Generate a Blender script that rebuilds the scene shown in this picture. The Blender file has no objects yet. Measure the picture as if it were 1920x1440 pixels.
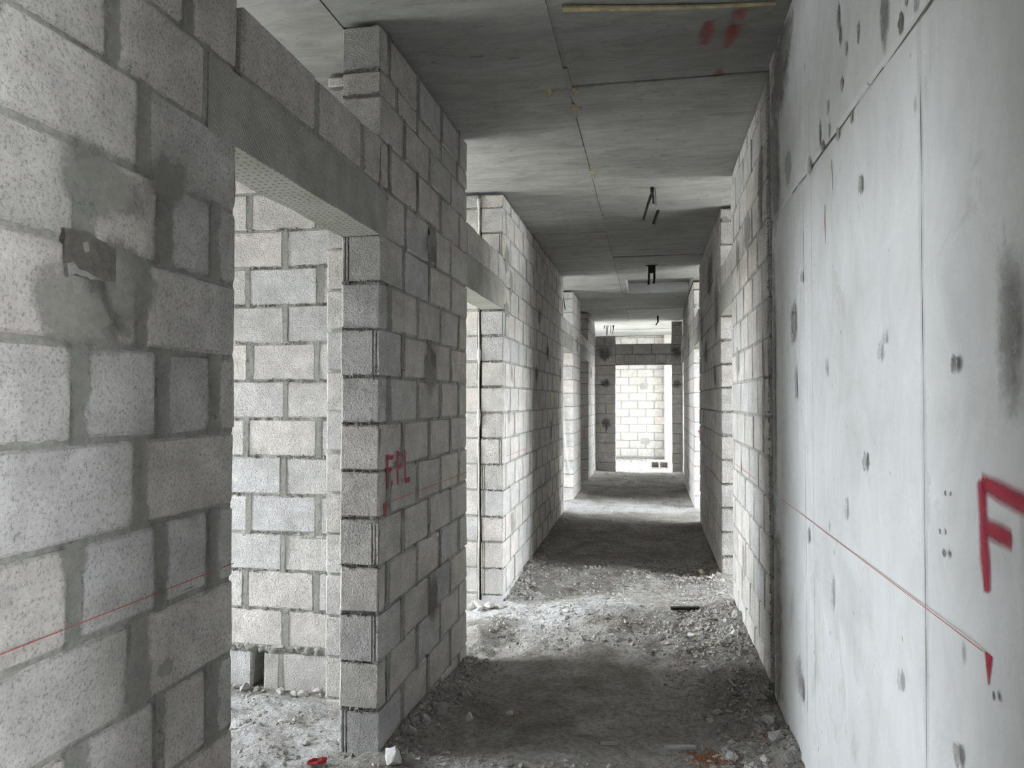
import bpy, bmesh, math, random
from math import radians, sin, cos, pi
from mathutils import Vector, Matrix, noise

random.seed(7)
S = bpy.context.scene
COL = S.collection

# ------------------------------------------------------------------ camera
cam_d = bpy.data.cameras.new('camera')
cam_d.sensor_width = 36.0
cam_d.lens = 1384.0 / 1920.0 * 36.0
cam_d.clip_start = 0.02
cam_d.clip_end = 300
cam = bpy.data.objects.new('camera', cam_d)
COL.objects.link(cam)
cam.location = (0, 0, 1.485)
cam.rotation_euler = (radians(90 + 1.233), radians(0.0), radians(10.61))
S.camera = cam

# ------------------------------------------------------------------ sky (even overcast)
W = bpy.data.worlds.new('overcast_sky')
S.world = W
W.use_nodes = True
bg = W.node_tree.nodes['Background']
bg.inputs[0].default_value = (0.895, 0.95, 1.0, 1)
bg.inputs[1].default_value = 35.0

# ------------------------------------------------------------------ colour management
S.view_settings.view_transform = 'Standard'
S.view_settings.look = 'None'
S.view_settings.exposure = 0.0
S.view_settings.gamma = 1.0
S.view_settings.use_curve_mapping = False
S.cycles.use_denoising = True
S.cycles.max_bounces = 5
S.cycles.diffuse_bounces = 5
S.cycles.adaptive_threshold = 0.15
S.cycles.adaptive_min_samples = 16
S.cycles.caustics_reflective = False
S.cycles.caustics_refractive = False

# window openings that let the sky in: (facade side, y0, y1, z0, z1)
XFL, XFR = -4.2, 2.6
LEFT_WINDOWS = [(1.98, 2.98, 0.35, 2.6), (3.95, 5.45, 0.3, 2.9), (9.0, 10.6, 0.45, 2.75), (13.0, 13.5, 1.1, 2.0)]
RIGHT_WINDOWS = [(-0.38, 0.58, 0.1, 3.0), (5.42, 6.34, 0.05, 3.08), (7.6, 9.05, 0.1, 3.0), (13.9, 14.4, 1.0, 1.9)]
XE0, XE1 = -2.0, 1.5      # side walls of the room beyond, each with a large window hole

def portal(x, y0, y1, z0, z1, sgn):
    L = bpy.data.lights.new('sky_portal', 'AREA')
    L.shape = 'RECTANGLE'
    L.size = y1 - y0
    L.size_y = z1 - z0
    L.cycles.is_portal = True
    o = bpy.data.objects.new('sky_portal', L)
    COL.objects.link(o)
    o.location = (x, (y0 + y1) / 2, (z0 + z1) / 2)
    o.rotation_euler = (radians(90), 0, radians(-90 if sgn > 0 else 90))
    # emission direction (-Z) must look into the building
for w in LEFT_WINDOWS:
    portal(XFL - 0.16, *w, +1)
for w in RIGHT_WINDOWS:
    portal(XFR + 0.16, *w, -1)
END_WINDOW = (15.65, 17.5, 0.72, 2.45)
portal(XE0 - 0.12, *END_WINDOW, +1)
portal(XE1 + 0.12, *END_WINDOW, -1)

# ================================================================== helpers
def tag(o, label=None, cat=None, group=None, kind=None):
    if label: o['label'] = label
    if cat: o['category'] = cat
    if group: o['group'] = group
    if kind: o['kind'] = kind
    return o

def mesh(name, v, f, mat=None, smooth=False):
    m = bpy.data.meshes.new(name)
    m.from_pydata(v, [], f)
    m.update()
    if mat: m.materials.append(mat)
    if smooth:
        for p in m.polygons: p.use_smooth = True
    return m

def obj(name, m, parent=None, loc=None, rot=None):
    o = bpy.data.objects.new(name, m)
    COL.objects.link(o)
    if parent: o.parent = parent
    if loc is not None: o.location = loc
    if rot is not None: o.rotation_euler = rot
    return o

def N3(x, y, z): return noise.noise(Vector((x, y, z)))

# ------------------------------------------------------------------ materials
class NT:
    def __init__(s, name, rough=0.95):
        s.m = bpy.data.materials.new(name)
        s.m.use_nodes = True
        s.t = s.m.node_tree
        s.b = s.t.nodes['Principled BSDF']
        s.b.inputs['Roughness'].default_value = rough
        s.b.inputs['Specular IOR Level'].default_value = 0.25
    def n(s, typ, **kw):
        nd = s.t.nodes.new(typ)
        for k, v in kw.items():
            if k in nd.inputs.keys() if hasattr(nd.inputs, 'keys') else False:
                nd.inputs[k].default_value = v
            else:
                setattr(nd, k, v)
        return nd
    def l(s, a, b): s.t.links.new(a, b)
    def pos(s, scale=(1, 1, 1)):
        g = s.n('ShaderNodeNewGeometry')
        mp = s.n('ShaderNodeMapping')
        mp.inputs['Scale'].default_value = scale
        s.l(g.outputs['Position'], mp.inputs['Vector'])
        return mp.outputs[0]
    def noise(s, vec, scale, detail=4, rough=0.55, dist=0.0):
        nd = s.n('ShaderNodeTexNoise')
        nd.inputs['Scale'].default_value = scale
        nd.inputs['Detail'].default_value = detail
        nd.inputs['Roughness'].default_value = rough
        nd.inputs['Distortion'].default_value = dist
        s.l(vec, nd.inputs['Vector'])
        return nd.outputs['Fac']
    def voro(s, vec, scale, rnd=1.0):
        nd = s.n('ShaderNodeTexVoronoi')
        nd.inputs['Scale'].default_value = scale
        nd.inputs['Randomness'].default_value = rnd
        s.l(vec, nd.inputs['Vector'])
        return nd.outputs['Distance']
    def ramp(s, fac, stops, interp='LINEAR'):
        r = s.n('ShaderNodeValToRGB')
        r.color_ramp.interpolation = interp
        e = r.color_ramp.elements
        while len(e) < len(stops): e.new(0.5)
        for i, (p, c) in enumerate(stops):
            e[i].position = p
            e[i].color = (c, c, c, 1) if isinstance(c, (int, float)) else (*c, 1)
        s.l(fac, r.inputs[0])
        return r.outputs[0]
    def mix(s, a, b, fac, mode='MIX'):
        x = s.n('ShaderNodeMix', data_type='RGBA', blend_type=mode)
        for sock, val in ((x.inputs[0], fac), (x.inputs[6], a), (x.inputs[7], b)):
            if isinstance(val, (int, float)): sock.default_value = val
            elif isinstance(val, tuple): sock.default_value = (*val, 1)
            else: s.l(val, sock)
        return x.outputs[2]
    def math(s, op, a, b=0.0):
        x = s.n('ShaderNodeMath', operation=op)
        for sock, val in ((x.inputs[0], a), (x.inputs[1], b)):
            if isinstance(val, (int, float)): sock.default_value = val
            else: s.l(val, sock)
        return x.outputs[0]
    def bump(s, h, strength=0.5, dist=0.01, prev=None):
        b = s.n('ShaderNodeBump')
        b.inputs['Strength'].default_value = strength
        b.inputs['Distance'].default_value = dist
        s.l(h, b.inputs['Height'])
        if prev is not None: s.l(prev, b.inputs['Normal'])
        return b.outputs[0]
    def done(s, col, nrm=None):
        if isinstance(col, tuple): s.b.inputs['Base Color'].default_value = (*col, 1)
        else: s.l(col, s.b.inputs['Base Color'])
        if nrm is not None: s.l(nrm, s.b.inputs['Normal'])
        return s.m

def mat_block():
    k = NT('concrete_block')
    p = k.pos()
    oi = k.n('ShaderNodeObjectInfo')
    r = oi.outputs['Random']
    base = k.ramp(r, [(0.0, (0.50, 0.49, 0.465)), (0.25, (0.585, 0.55, 0.51)), (0.45, (0.53, 0.525, 0.51)), (0.62, (0.61, 0.56, 0.52)),
                      (0.8, (0.53, 0.525, 0.52)), (0.95, (0.57, 0.545, 0.51)), (1.0, (0.46, 0.46, 0.455))])
    mot = k.noise(p, 11, 3, 0.65)
    c = k.mix(base, k.ramp(mot, [(0.3, 0.80), (0.7, 1.12)]), 1.0, 'MULTIPLY')
    grain = k.noise(p, 130, 2, 0.7)
    c = k.mix(c, k.ramp(grain, [(0.30, 0.58), (0.46, 0.98), (0.72, 1.12)]), 1.0, 'MULTIPLY')
    stain = k.ramp(k.noise(p, 2.3, 4, 0.65, 0.6), [(0.52, 0.0), (0.70, 1.0)])
    c = k.mix(c, (0.30, 0.30, 0.26), k.math('MULTIPLY', stain, 0.5))
    h = k.math('ADD', grain, k.math('MULTIPLY', k.noise(p, 26, 2), 0.9))
    return k.done(c, k.bump(h, 0.8, 0.008))

def mat_mortar():
    k = NT('mortar')
    p = k.pos()
    g = k.noise(p, 60, 4, 0.7)
    c = k.mix(k.ramp(k.noise(p, 5, 4), [(0.3, (0.31, 0.31, 0.28)), (0.7, (0.40, 0.395, 0.36))]), k.ramp(g, [(0.3, 0.68), (0.7, 1.15)]), 1.0, 'MULTIPLY')
    return k.done(c, k.bump(g, 0.8, 0.012))

def mat_mortar_dark():
    k = NT('dark_mortar_patch')
    p = k.pos()
    g = k.noise(p, 45, 4, 0.7)
    c = k.ramp(g, [(0.3, (0.105, 0.10, 0.085)), (0.7, (0.20, 0.19, 0.165))])
    return k.done(c, k.bump(g, 0.8, 0.01))

def mat_concrete_wall():
    k = NT('pale_cast_concrete', 0.8)
    p = k.pos()
    big = k.noise(p, 1.1, 5, 0.6, 0.8)
    c = k.ramp(big, [(0.30, (0.54, 0.545, 0.535)), (0.5, (0.63, 0.64, 0.64)), (0.72, (0.68, 0.69, 0.695))])
    st = k.pos((1, 1.6, 0.9))
    c = k.mix(c, k.ramp(k.noise(st, 4, 5, 0.7, 1.0), [(0.3, 0.90), (0.7, 1.05)]), 1.0, 'MULTIPLY')
    spots = k.voro(k.pos((1, 1, 0.55)), 7.0)
    sp = k.ramp(spots, [(0.05, 1.0), (0.11, 0.0)])
    sel = k.ramp(k.noise(p, 3.1, 2), [(0.52, 0.0), (0.57, 1.0)])
    f = k.math('MULTIPLY', sp, sel)
    c = k.mix(c, (0.27, 0.265, 0.25), k.math('MULTIPLY', f, 0.75))
    sp2 = k.ramp(k.voro(k.pos((1, 1, 0.6)), 19.0), [(0.05, 1.0), (0.12, 0.0)])
    sel2 = k.ramp(k.noise(p, 6.3, 2), [(0.55, 0.0), (0.6, 1.0)])
    f2 = k.math('MULTIPLY', sp2, sel2)
    c = k.mix(c, (0.24, 0.24, 0.23), k.math('MULTIPLY', f2, 0.75))
    blotch = k.ramp(k.noise(k.pos((1, 1.2, 0.7)), 2.6, 6, 0.7, 1.0), [(0.60, 0.0), (0.70, 1.0)])
    c = k.mix(c, (0.40, 0.40, 0.37), k.math('MULTIPLY', blotch, 0.55))
    # board grime near the top of the pour
    h = k.math('SUBTRACT', k.math('MULTIPLY', k.noise(p, 70, 4, 0.6), 0.25), k.math('ADD', f, f2))
    return k.done(c, k.bump(h, 0.5, 0.006, k.bump(big, 0.2, 0.02)))

def mat_ceiling():
    k = NT('board_marked_concrete', 0.75)
    p = k.pos()
    oi = k.n('ShaderNodeObjectInfo')
    st = k.noise(k.pos((0.8, 2.6, 1)), 3.6, 5, 0.72, 0.9)
    c = k.ramp(st, [(0.25, (0.225, 0.227, 0.207)), (0.45, (0.315, 0.315, 0.293)), (0.62, (0.375, 0.375, 0.355)), (0.8, (0.42, 0.42, 0.405))])
    c = k.mix(c, k.ramp(k.noise(p, 1.1, 4), [(0.3, 0.80), (0.7, 1.10)]), 1.0, 'MULTIPLY')
    c = k.mix(c, k.ramp(oi.outputs['Random'], [(0, 0.88), (1, 1.08)]), 1.0, 'MULTIPLY')
    sp = k.ramp(k.noise(k.pos((1.0, 2.4, 1)), 7.5, 3, 0.55), [(0.67, 0.0), (0.73, 1.0)])
    c = k.mix(c, (0.14, 0.14, 0.12), k.math('MULTIPLY', sp, 0.65))
    return k.done(c, k.bump(st, 0.25, 0.01))

def mat_floor():
    k = NT('dusty_cement_floor', 0.95)
    p = k.pos()
    a = k.noise(p, 2.0, 5, 0.72, 0.8)
    c = k.ramp(a, [(0.30, (0.20, 0.185, 0.155)), (0.46, (0.305, 0.288, 0.255)), (0.64, (0.43, 0.42, 0.40))])
    pa = k.n('ShaderNodeAttribute', attribute_name='cement')  # mask of pale slurry, with the painted-in daylight bands
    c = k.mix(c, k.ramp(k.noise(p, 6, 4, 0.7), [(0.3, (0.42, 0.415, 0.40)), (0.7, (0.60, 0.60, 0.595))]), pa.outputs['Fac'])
    g = k.noise(p, 34, 5, 0.75)
    c = k.mix(c, k.ramp(g, [(0.32, 0.55), (0.52, 1.0), (0.72, 1.25)]), 1.0, 'MULTIPLY')
    h = k.math('ADD', k.noise(p, 11, 4, 0.7), k.math('MULTIPLY', g, 0.6))
    return k.done(c, k.bump(h, 1.0, 0.035))

def mat_lintel():
    k = NT('mesh_marked_lintel_concrete', 0.9)
    p = k.pos()
    m = k.n('ShaderNodeTexWave', wave_type='BANDS', bands_direction='DIAGONAL')
    m.inputs['Scale'].default_value = 38
    m.inputs['Distortion'].default_value = 5.0
    k.l(p, m.inputs['Vector'])
    c = k.ramp(k.noise(p, 7, 5, 0.65), [(0.3, (0.29, 0.295, 0.262)), (0.7, (0.43, 0.43, 0.395))])
    c = k.mix(c, k.ramp(m.outputs['Fac'], [(0, 0.80), (1, 1.10)]), 0.8, 'MULTIPLY')
    return k.done(c, k.bump(m.outputs['Fac'], 0.35, 0.004, k.bump(k.noise(p, 50, 4), 0.5, 0.006)))

def mat_soffit():
    k = NT('perforated_lintel_soffit', 0.9)
    vn = k.n('ShaderNodeTexVoronoi', voronoi_dimensions='2D')
    vn.inputs['Scale'].default_value = 40.0
    vn.inputs['Randomness'].default_value = 0.25
    k.l(k.pos((1, 0.8, 1)), vn.inputs['Vector'])
    v = vn.outputs['Distance']
    d = k.ramp(v, [(0.13, 0.35), (0.24, 1.0)])
    p = k.pos()
    c = k.ramp(k.noise(p, 3.5, 5), [(0.3, (0.33, 0.335, 0.28)), (0.7, (0.44, 0.44, 0.405))])
    c = k.mix(c, k.ramp(k.noise(k.pos((1, 9, 1)), 6, 3), [(0.3, 0.9), (0.7, 1.06)]), 1.0, 'MULTIPLY')
    return k.done(k.mix(c, d, 0.7, 'MULTIPLY'), k.bump(d, 0.5, 0.004))

def mat_far_blockwork():
    k = NT('plain_blockwork')
    g = k.n('ShaderNodeNewGeometry')
    p = g.outputs['Position']
    c = k.ramp(k.noise(p, 5, 2), [(0.3, (0.49, 0.475, 0.45)), (0.7, (0.61, 0.59, 0.56))])
    return k.done(c)

def mat_simple(name, col, var=0.2, scale=30, rough=0.9, bump=0.4, metallic=0.0):
    k = NT(name, rough)
    p = k.pos()
    f = k.noise(p, scale, 4, 0.6)
    lo = tuple(x * (1 - var) for x in col)
    hi = tuple(min(1, x * (1 + var)) for x in col)
    k.b.inputs['Metallic'].default_value = metallic
    return k.done(k.ramp(f, [(0.3, lo), (0.7, hi)]), k.bump(f, bump, 0.004))

def mat_smear(name, lo, hi, opacity=0.9, scale=16, edge=(0.34, 0.74)):
    k = NT(name, 0.95)
    p = k.pos()
    g = k.noise(p, 50, 3, 0.7)
    a = k.n('ShaderNodeAttribute', attribute_name='cover')
    n2 = k.noise(p, scale, 4, 0.75)
    t = k.math('ADD', a.outputs['Fac'], k.math('MULTIPLY', k.math('SUBTRACT', n2, 0.5), 1.7))
    fac = k.math('MULTIPLY', k.ramp(t, [(edge[0], 0.0), (edge[1], 1.0)]), opacity)
    k.done(k.ramp(g, [(0.3, lo), (0.7, hi)]), k.bump(g, 0.7, 0.008))
    tr = k.n('ShaderNodeBsdfTransparent')
    mx = k.n('ShaderNodeMixShader')
    k.l(fac, mx.inputs[0]); k.l(tr.outputs[0], mx.inputs[1]); k.l(k.b.outputs[0], mx.inputs[2])
    k.l(mx.outputs[0], k.t.nodes['Material Output'].inputs['Surface'])
    return k.m

def mat_paint(name, col, cover=0.95):
    k = NT(name, 0.6)
    a = k.n('ShaderNodeAttribute', attribute_name='cover')
    f = k.noise(k.pos(), 140, 3, 0.7)
    fac = k.math('MULTIPLY', a.outputs['Fac'], k.ramp(f, [(0.28, 0.72), (0.5, 1.0)]))
    fac = k.math('MULTIPLY', fac, cover)
    k.done(col)
    tr = k.n('ShaderNodeBsdfTransparent')
    mx = k.n('ShaderNodeMixShader')
    k.l(fac, mx.inputs[0]); k.l(tr.outputs[0], mx.inputs[1]); k.l(k.b.outputs[0], mx.inputs[2])
    k.l(mx.outputs[0], k.t.nodes['Material Output'].inputs['Surface'])
    return k.m

M_BLOCK = mat_block()
M_SMEAR = mat_smear('smeared_mortar', (0.27, 0.27, 0.24), (0.39, 0.385, 0.35), 0.62, 22)
M_SMEAR2 = mat_smear('thin_mortar_slurry', (0.30, 0.30, 0.26), (0.42, 0.415, 0.37), 0.55, 12)
M_STAIN = mat_smear('dark_grime_stain', (0.14, 0.14, 0.12), (0.25, 0.245, 0.22), 0.6, 26, (0.3, 0.95))
M_PALE = mat_smear('pale_scuff', (0.36, 0.355, 0.33), (0.48, 0.475, 0.45), 0.6, 60, (0.3, 0.9))
M_MORTAR = mat_mortar()
M_DARK = mat_mortar_dark()
M_CONC = mat_concrete_wall()
M_CEIL = mat_ceiling()
M_FLOOR = mat_floor()
M_LINT = mat_lintel()
M_SOFF = mat_soffit()
M_PLAIN = mat_far_blockwork()
M_RED = mat_paint('red_spray_paint', (0.42, 0.018, 0.055))
M_REDF = mat_paint('faded_red_paint', (0.32, 0.025, 0.03), 0.62)
M_CHALK = mat_simple('red_chalk_line', (0.42, 0.10, 0.085), 0.2, 40)
M_STONE = mat_simple('rubble_stone', (0.40, 0.385, 0.36), 0.3, 25, bump=0.7)
M_STONEW = mat_simple('pale_stone', (0.56, 0.555, 0.55), 0.2, 20, bump=0.6)
M_BLACK = mat_simple('black_plastic_conduit', (0.022, 0.023, 0.022), 0.3, 20, rough=0.4, bump=0.1)
M_WOOD = mat_simple('pale_timber', (0.50, 0.42, 0.26), 0.25, 18, bump=0.3)
M_RUST = mat_simple('reddish_sawdust', (0.26, 0.135, 0.07), 0.4, 60, bump=0.9)
M_WHITE = mat_simple('whitish_cement_drip', (0.54, 0.53, 0.50), 0.2, 60, bump=0.5)
M_CRUMB = mat_simple('grey_rubble', (0.36, 0.345, 0.32), 0.4, 9, bump=0.6)
M_STRIP = mat_simple('grey_batten', (0.44, 0.44, 0.42), 0.2, 30)
M_REDBIT = mat_simple('red_wrapper', (0.35, 0.03, 0.035), 0.3, 30, rough=0.5)
M_GROUND = mat_simple('pale_ground', (0.42, 0.41, 0.38), 0.2, 1.0)

# ------------------------------------------------------------------ concrete blocks
CH = 0.20           # course height
TH = 0.175          # wall thickness
_bc = {}
def block_mesh(L, T, H, var):
    key = (round(L, 2), round(T, 3), round(H, 2), var)
    if key in _bc: return _bc[key]
    L, H = max(0.02, L), max(0.02, H)
    bm = bmesh.new()
    bmesh.ops.create_cube(bm, size=1.0)
    bmesh.ops.scale(bm, vec=(L, T, H), verts=bm.verts)
    bmesh.ops.bevel(bm, geom=bm.edges[:], offset=min(0.007, L * 0.2), segments=1, profile=0.5, affect='EDGES')
    rnd = random.Random(hash(key) & 0xffff)
    for v in bm.verts:
        for i in range(3):
            v.co[i] += rnd.uniform(-0.0026, 0.0026)
    m = bpy.data.meshes.new('concrete_block')
    bm.to_mesh(m); bm.free()
    m.materials.append(M_BLOCK)
    _bc[key] = m
    return m

def grooved_mesh(L, T, H, side):
    """block whose exposed end (local -x) carries two narrow upright grooves near one edge"""
    key = ('g', round(L, 2), round(T, 3), round(H, 2), side)
    if key in _bc: return _bc[key]
    a, b = L / 2, T / 2
    g = []
    s = -1 if side == 'front' else 1
    for c in (0.016, 0.030):
        y = s * (b - c)
        g.append((y - 0.004, y + 0.004))
    g.sort(reverse=True)
    prof = [(-a + 0.004, -b), (a - 0.004, -b), (a, -b + 0.004), (a, b - 0.004), (a - 0.004, b), (-a + 0.004, b), (-a, b - 0.004)]
    for y0, y1 in g:
        prof += [(-a, y1), (-a + 0.009, y1 - 0.002), (-a + 0.009, y0 + 0.002), (-a, y0)]
    prof.append((-a, -b + 0.004))
    n = len(prof)
    v = [(x, y, -H / 2) for x, y in prof] + [(x, y, H / 2) for x, y in prof]
    f = [tuple(range(n))[::-1], tuple(range(n, 2 * n))] + [(i, (i + 1) % n, n + (i + 1) % n, n + i) for i in range(n)]
    m = mesh('grooved_concrete_block', v, f, M_BLOCK)
    _bc[key] = m
    return m

def bond(u0, u1, joints, jw):
    """block intervals between u0 and u1 split at the given joint centres"""
    js = sorted(j for j in joints if u0 + 0.03 < j < u1 - 0.03)
    e = [u0] + [None] * 0
    out = []
    a = u0
    for j in js:
        w = jw * random.uniform(0.75, 1.25)
        if j - w / 2 - a > 0.02: out.append((a, j - w / 2))
        a = j + w / 2
    if u1 - a > 0.02: out.append((a, u1))
    return out

def series(c, u0, u1, step=0.4):
    k0 = math.floor((u0 - c) / step); k1 = math.ceil((u1 - c) / step)
    return [c + k * step + random.uniform(-0.012, 0.012) for k in range(k0, k1 + 1)]

def courses(z0, z1, zb, h=CH):
    """list of (k, zlo, zhi) between z0 and z1 with bed joints at zb + k*h"""
    out = []
    k = math.floor((z0 - zb) / h + 1e-6)
    while zb + k * h < z1 - 0.015:
        lo, hi = max(z0, zb + k * h), min(z1, zb + (k + 1) * h)
        if hi - lo > 0.03: out.append((k, lo, hi))
        k += 1
    return out

def build_wall(name, label, loc, rotz, rows, u0, u1, z0, z1, T=TH, jb=0.012, res=0.03, seed=0, groove=None, jit=1.0, cat='wall', raw=0.003, smear=0.0, holes=(), lumps=(), wres=0.045):
    """rows: [(k, zlo, zhi, [(ua, ub), ...])] ; local x = along, y = into the wall (face at 0), z = up.
    The wall object itself is the mortar body; every block is a child."""
    rnd = random.Random(seed)
    rects = []
    for k, lo, hi, iv in rows:
        for a, b in iv: rects.append((a, b, lo + jb / 2, hi - jb / 2, k))
    byrow = [(lo, hi, [(a, b) for a, b in iv]) for k, lo, hi, iv in rows]
    # ---- mortar body: columns around the plan outline
    def lin(a, b, r):
        n = max(1, int(round((b - a) / r)))
        return [a + (b - a) * i / n for i in range(n + 1)]
    us = lin(u0 + raw, u1 - raw, res)
    ws = lin(raw, T - raw, wres)
    plan = [(u, raw, 0, -1) for u in us]
    plan += [(u1 - raw, w, 1, 0) for w in ws[1:]]
    plan += [(u, T - raw, 0, 1) for u in (us[::-4] if len(us) > 8 else us[::-1])[1:]]
    if plan[-1][0] > u0 + raw + 1e-6: plan.append((u0 + raw, T - raw, 0, 1))
    plan += [(u0 + raw, w, -1, 0) for w in ws[::-1][1:-1]]
    zs = []
    for lo, hi, _ in sorted(byrow):
        # rows dense at the bed joints
        for z in (lo, lo + 0.008, lo + 0.02, (lo + hi) / 2 - 0.04, (lo + hi) / 2 + 0.04, hi - 0.02, hi - 0.008, hi):
            zs.append(round(min(max(z, z0), z1), 4))
    zs = sorted(set(zs + [z0, z1] + [q for l in lumps for q in (l[0], (l[0] + l[1]) / 2, l[1])]))
    zz = [zs[0]]
    for z in zs[1:]:
        if z - zz[-1] > 0.004: zz.append(z)
    zs = zz
    V, F = [], []
    for (u, w, nu, nw) in plan:
        for z in zs:
            front = (nw == -1)
            if nw == 1: d = -0.004
            else:
                ins = 0.0
                if front:
                    for lo, hi, iv in byrow:
                        if lo <= z <= hi:
                            for a, b in iv:
                                if a < u < b: ins = max(ins, min(u - a, b - u, z - lo - jb / 2, hi - jb / 2 - z))
                else:
                    for lo, hi, iv in byrow:
                        if lo <= z <= hi: ins = max(ins, min(z - lo - jb / 2, hi - jb / 2 - z))
                s = seed * 7.3
                nb = N3(u * 5 + s, z * 5, w * 5 + 3)
                nf = N3(u * 38 + s, z * 38, w * 38)
                reach = 0.006 + 0.034 * max(0.0, nb + 0.1)
                if ins > reach: d = -0.012
                else:
                    d = -0.0005 + 0.0035 * nf + 0.003 * nb
                    if any(abs(z - lo) < 0.009 or abs(z - hi) < 0.009 for lo, hi, _ in byrow): d += (-0.004 + 0.006 * nf) if front else (-0.006 + 0.016 * N3(w * 60 + s, z * 40, u * 7) + 0.006 * nb)
                if front:
                    for (ha, hb, hc, hd) in holes:
                        if ha < u < hb and hc < z < hd: d = -0.13
                    for (lz0, lz1, amp) in lumps:
                        if lz0 <= z <= lz1: d = amp * (0.35 + nf)
            V.append((u + nu * d, w + nw * d, z))
    n, m = len(plan), len(zs)
    for i in range(n):
        j = (i + 1) % n
        for k in range(m - 1):
            F.append((i * m + k, j * m + k, j * m + k + 1, i * m + k + 1))
    F.append(tuple(i * m for i in range(n))[::-1])
    F.append(tuple(i * m + m - 1 for i in range(n)))
    wo = obj(name, mesh(name, V, F, M_MORTAR, True), None, loc, (0, 0, rotz))
    tag(wo, label, cat, kind='structure')
    if smear:
        V, F, C = [], [], []
        for k, lo, hi, iv in rows:
            for (a, b), (a2, b2) in zip(iv, iv[1:]):
                c, hw = (b + a2) / 2, (a2 - b) / 2
                if hw > 0.03: continue
                n = 5
                w = hw + smear * rnd.uniform(0.3, 1.6)
                o = len(V)
                sh = rnd.uniform(-.4, .4) * smear
                for i in range(n + 1):
                    z = lo - 0.004 + (hi - lo + 0.008) * i / n
                    ww = w * (1 + 0.5 * N3(c * 9, z * 9, seed))
                    for s_, cv in ((-1.5, 0.0), (-0.55, 0.8), (0.55, 0.8), (1.5, 0.0)):
                        V.append((c + sh + s_ * ww, -0.0042, z)); C.append(cv)
                for i in range(n):
                    for j in range(3): F.append((o + i * 4 + j, o + i * 4 + j + 1, o + i * 4 + 5 + j, o + i * 4 + 4 + j))
        if V:
            m_ = mesh('mortar_smear', V, F, M_SMEAR)
            at_ = m_.attributes.new('cover', 'FLOAT', 'POINT')
            for i, c in enumerate(C): at_.data[i].value = c
            tag(obj('mortar_smear', m_, wo), kind='stuff')
    for a, b, lo, hi, k in rects:
        g = groove(k, a) if groove else None
        if g: me = grooved_mesh(b - a, T, hi - lo, g)
        else: me = block_mesh(b - a, T, hi - lo, rnd.randint(0, 2))
        o = obj('concrete_block', me, wo, ((a + b) / 2, T / 2 + rnd.uniform(-0.003, 0.002) * jit, (lo + hi) / 2 + rnd.uniform(-.0015, .0015)),
                (rnd.uniform(-.006, .006) * jit, 0 if g else rnd.choice((0, pi)) + rnd.uniform(-.004, .004), rnd.uniform(-.004, .004) * jit))
    return wo

def box_mesh(name, x0, x1, y0, y1, z0, z1, mat):
    v = [(x0, y0, z0), (x1, y0, z0), (x1, y1, z0), (x0, y1, z0), (x0, y0, z1), (x1, y0, z1), (x1, y1, z1), (x0, y1, z1)]
    f = [(0, 3, 2, 1), (4, 5, 6, 7), (0, 1, 5, 4), (1, 2, 6, 5), (2, 3, 7, 6), (3, 0, 4, 7)]
    return mesh(name, v, f, mat)

def cell_solid(name, a_lines, b_lines, solid, emit, thick, mat):
    """connected slab from grid cells: solid(ia, ib) -> bool, emit(a, b, t) -> xyz (t = 0 or 1)"""
    V, idx, F = [], {}, []
    def vid(i, j, t):
        k = (i, j, t)
        if k not in idx:
            idx[k] = len(V); V.append(emit(a_lines[i], b_lines[j], t))
        return idx[k]
    na, nb = len(a_lines) - 1, len(b_lines) - 1
    s = lambda i, j: 0 <= i < na and 0 <= j < nb and solid(i, j)
    for i in range(na):
        for j in range(nb):
            if not s(i, j): continue
            q = [(i, j), (i + 1, j), (i + 1, j + 1), (i, j + 1)]
            F.append(tuple(vid(*c, 0) for c in q))
            F.append(tuple(vid(*c, 1) for c in q)[::-1])
            for (c0, c1, ni, nj) in ((q[0], q[1], i, j - 1), (q[1], q[2], i + 1, j), (q[2], q[3], i, j + 1), (q[3], q[0], i - 1, j)):
                if not s(ni, nj): F.append((vid(*c1, 0), vid(*c0, 0), vid(*c0, 1), vid(*c1, 1)))
    me = mesh(name, V, F, mat)
    bm = bmesh.new(); bm.from_mesh(me)
    bmesh.ops.recalc_face_normals(bm, faces=bm.faces)
    bm.to_mesh(me); bm.free()
    return me

# ================================================================== structure: floor, ceiling, facades
XL, XR, ZC = -1.12, 0.58, 3.11

def sstep(a, b, x):
    t = min(1, max(0, (x - a) / (b - a)))
    return t * t * (3 - 2 * t)

def floor_h(x, y):
    left = sstep(-0.1, -1.12, x)
    z = 0.0
    z += -0.10 * left * sstep(3.2, 4.4, y) * (1 - sstep(5.0, 6.6, y)) - 0.045 * left * sstep(5.0, 6.2, y) * (1 - sstep(7, 9, y))
    z += 0.05 * sstep(0.05, 0.6, x) * (1 - sstep(5.2, 7.0, y))
    amp = 0.22 + 0.85 * (sstep(4.1, 4.6, y) * (1 - sstep(6.8, 7.4, y)) + sstep(0.0, 0.5, x) * (1 - sstep(5, 7, y)) + sstep(-1.2, -1.5, x))
    amp = min(1.0, amp)
    z += 0.028 * amp * N3(x * 1.7, y * 1.7, 1.2) + 0.022 * amp * N3(x * 5.5, y * 5.5, 4.4) + 0.014 * amp * N3(x * 13, y * 13, 7.7) + 0.009 * amp * N3(x * 27, y * 27, 2.1)
    # swept-up dirt along the wall feet and a low ridge across the passage
    z += 0.02 * math.exp(-((x - XL) / 0.10) ** 2) + 0.025 * math.exp(-((x - XR) / 0.12) ** 2)
    z += 0.032 * math.exp(-((y - 8.7 - 0.08 * x) / 0.10) ** 2) * sstep(-0.9, 0.2, x)
    z += 0.03 * math.exp(-((y - 15.1) / 0.15) ** 2)
    return z

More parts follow.
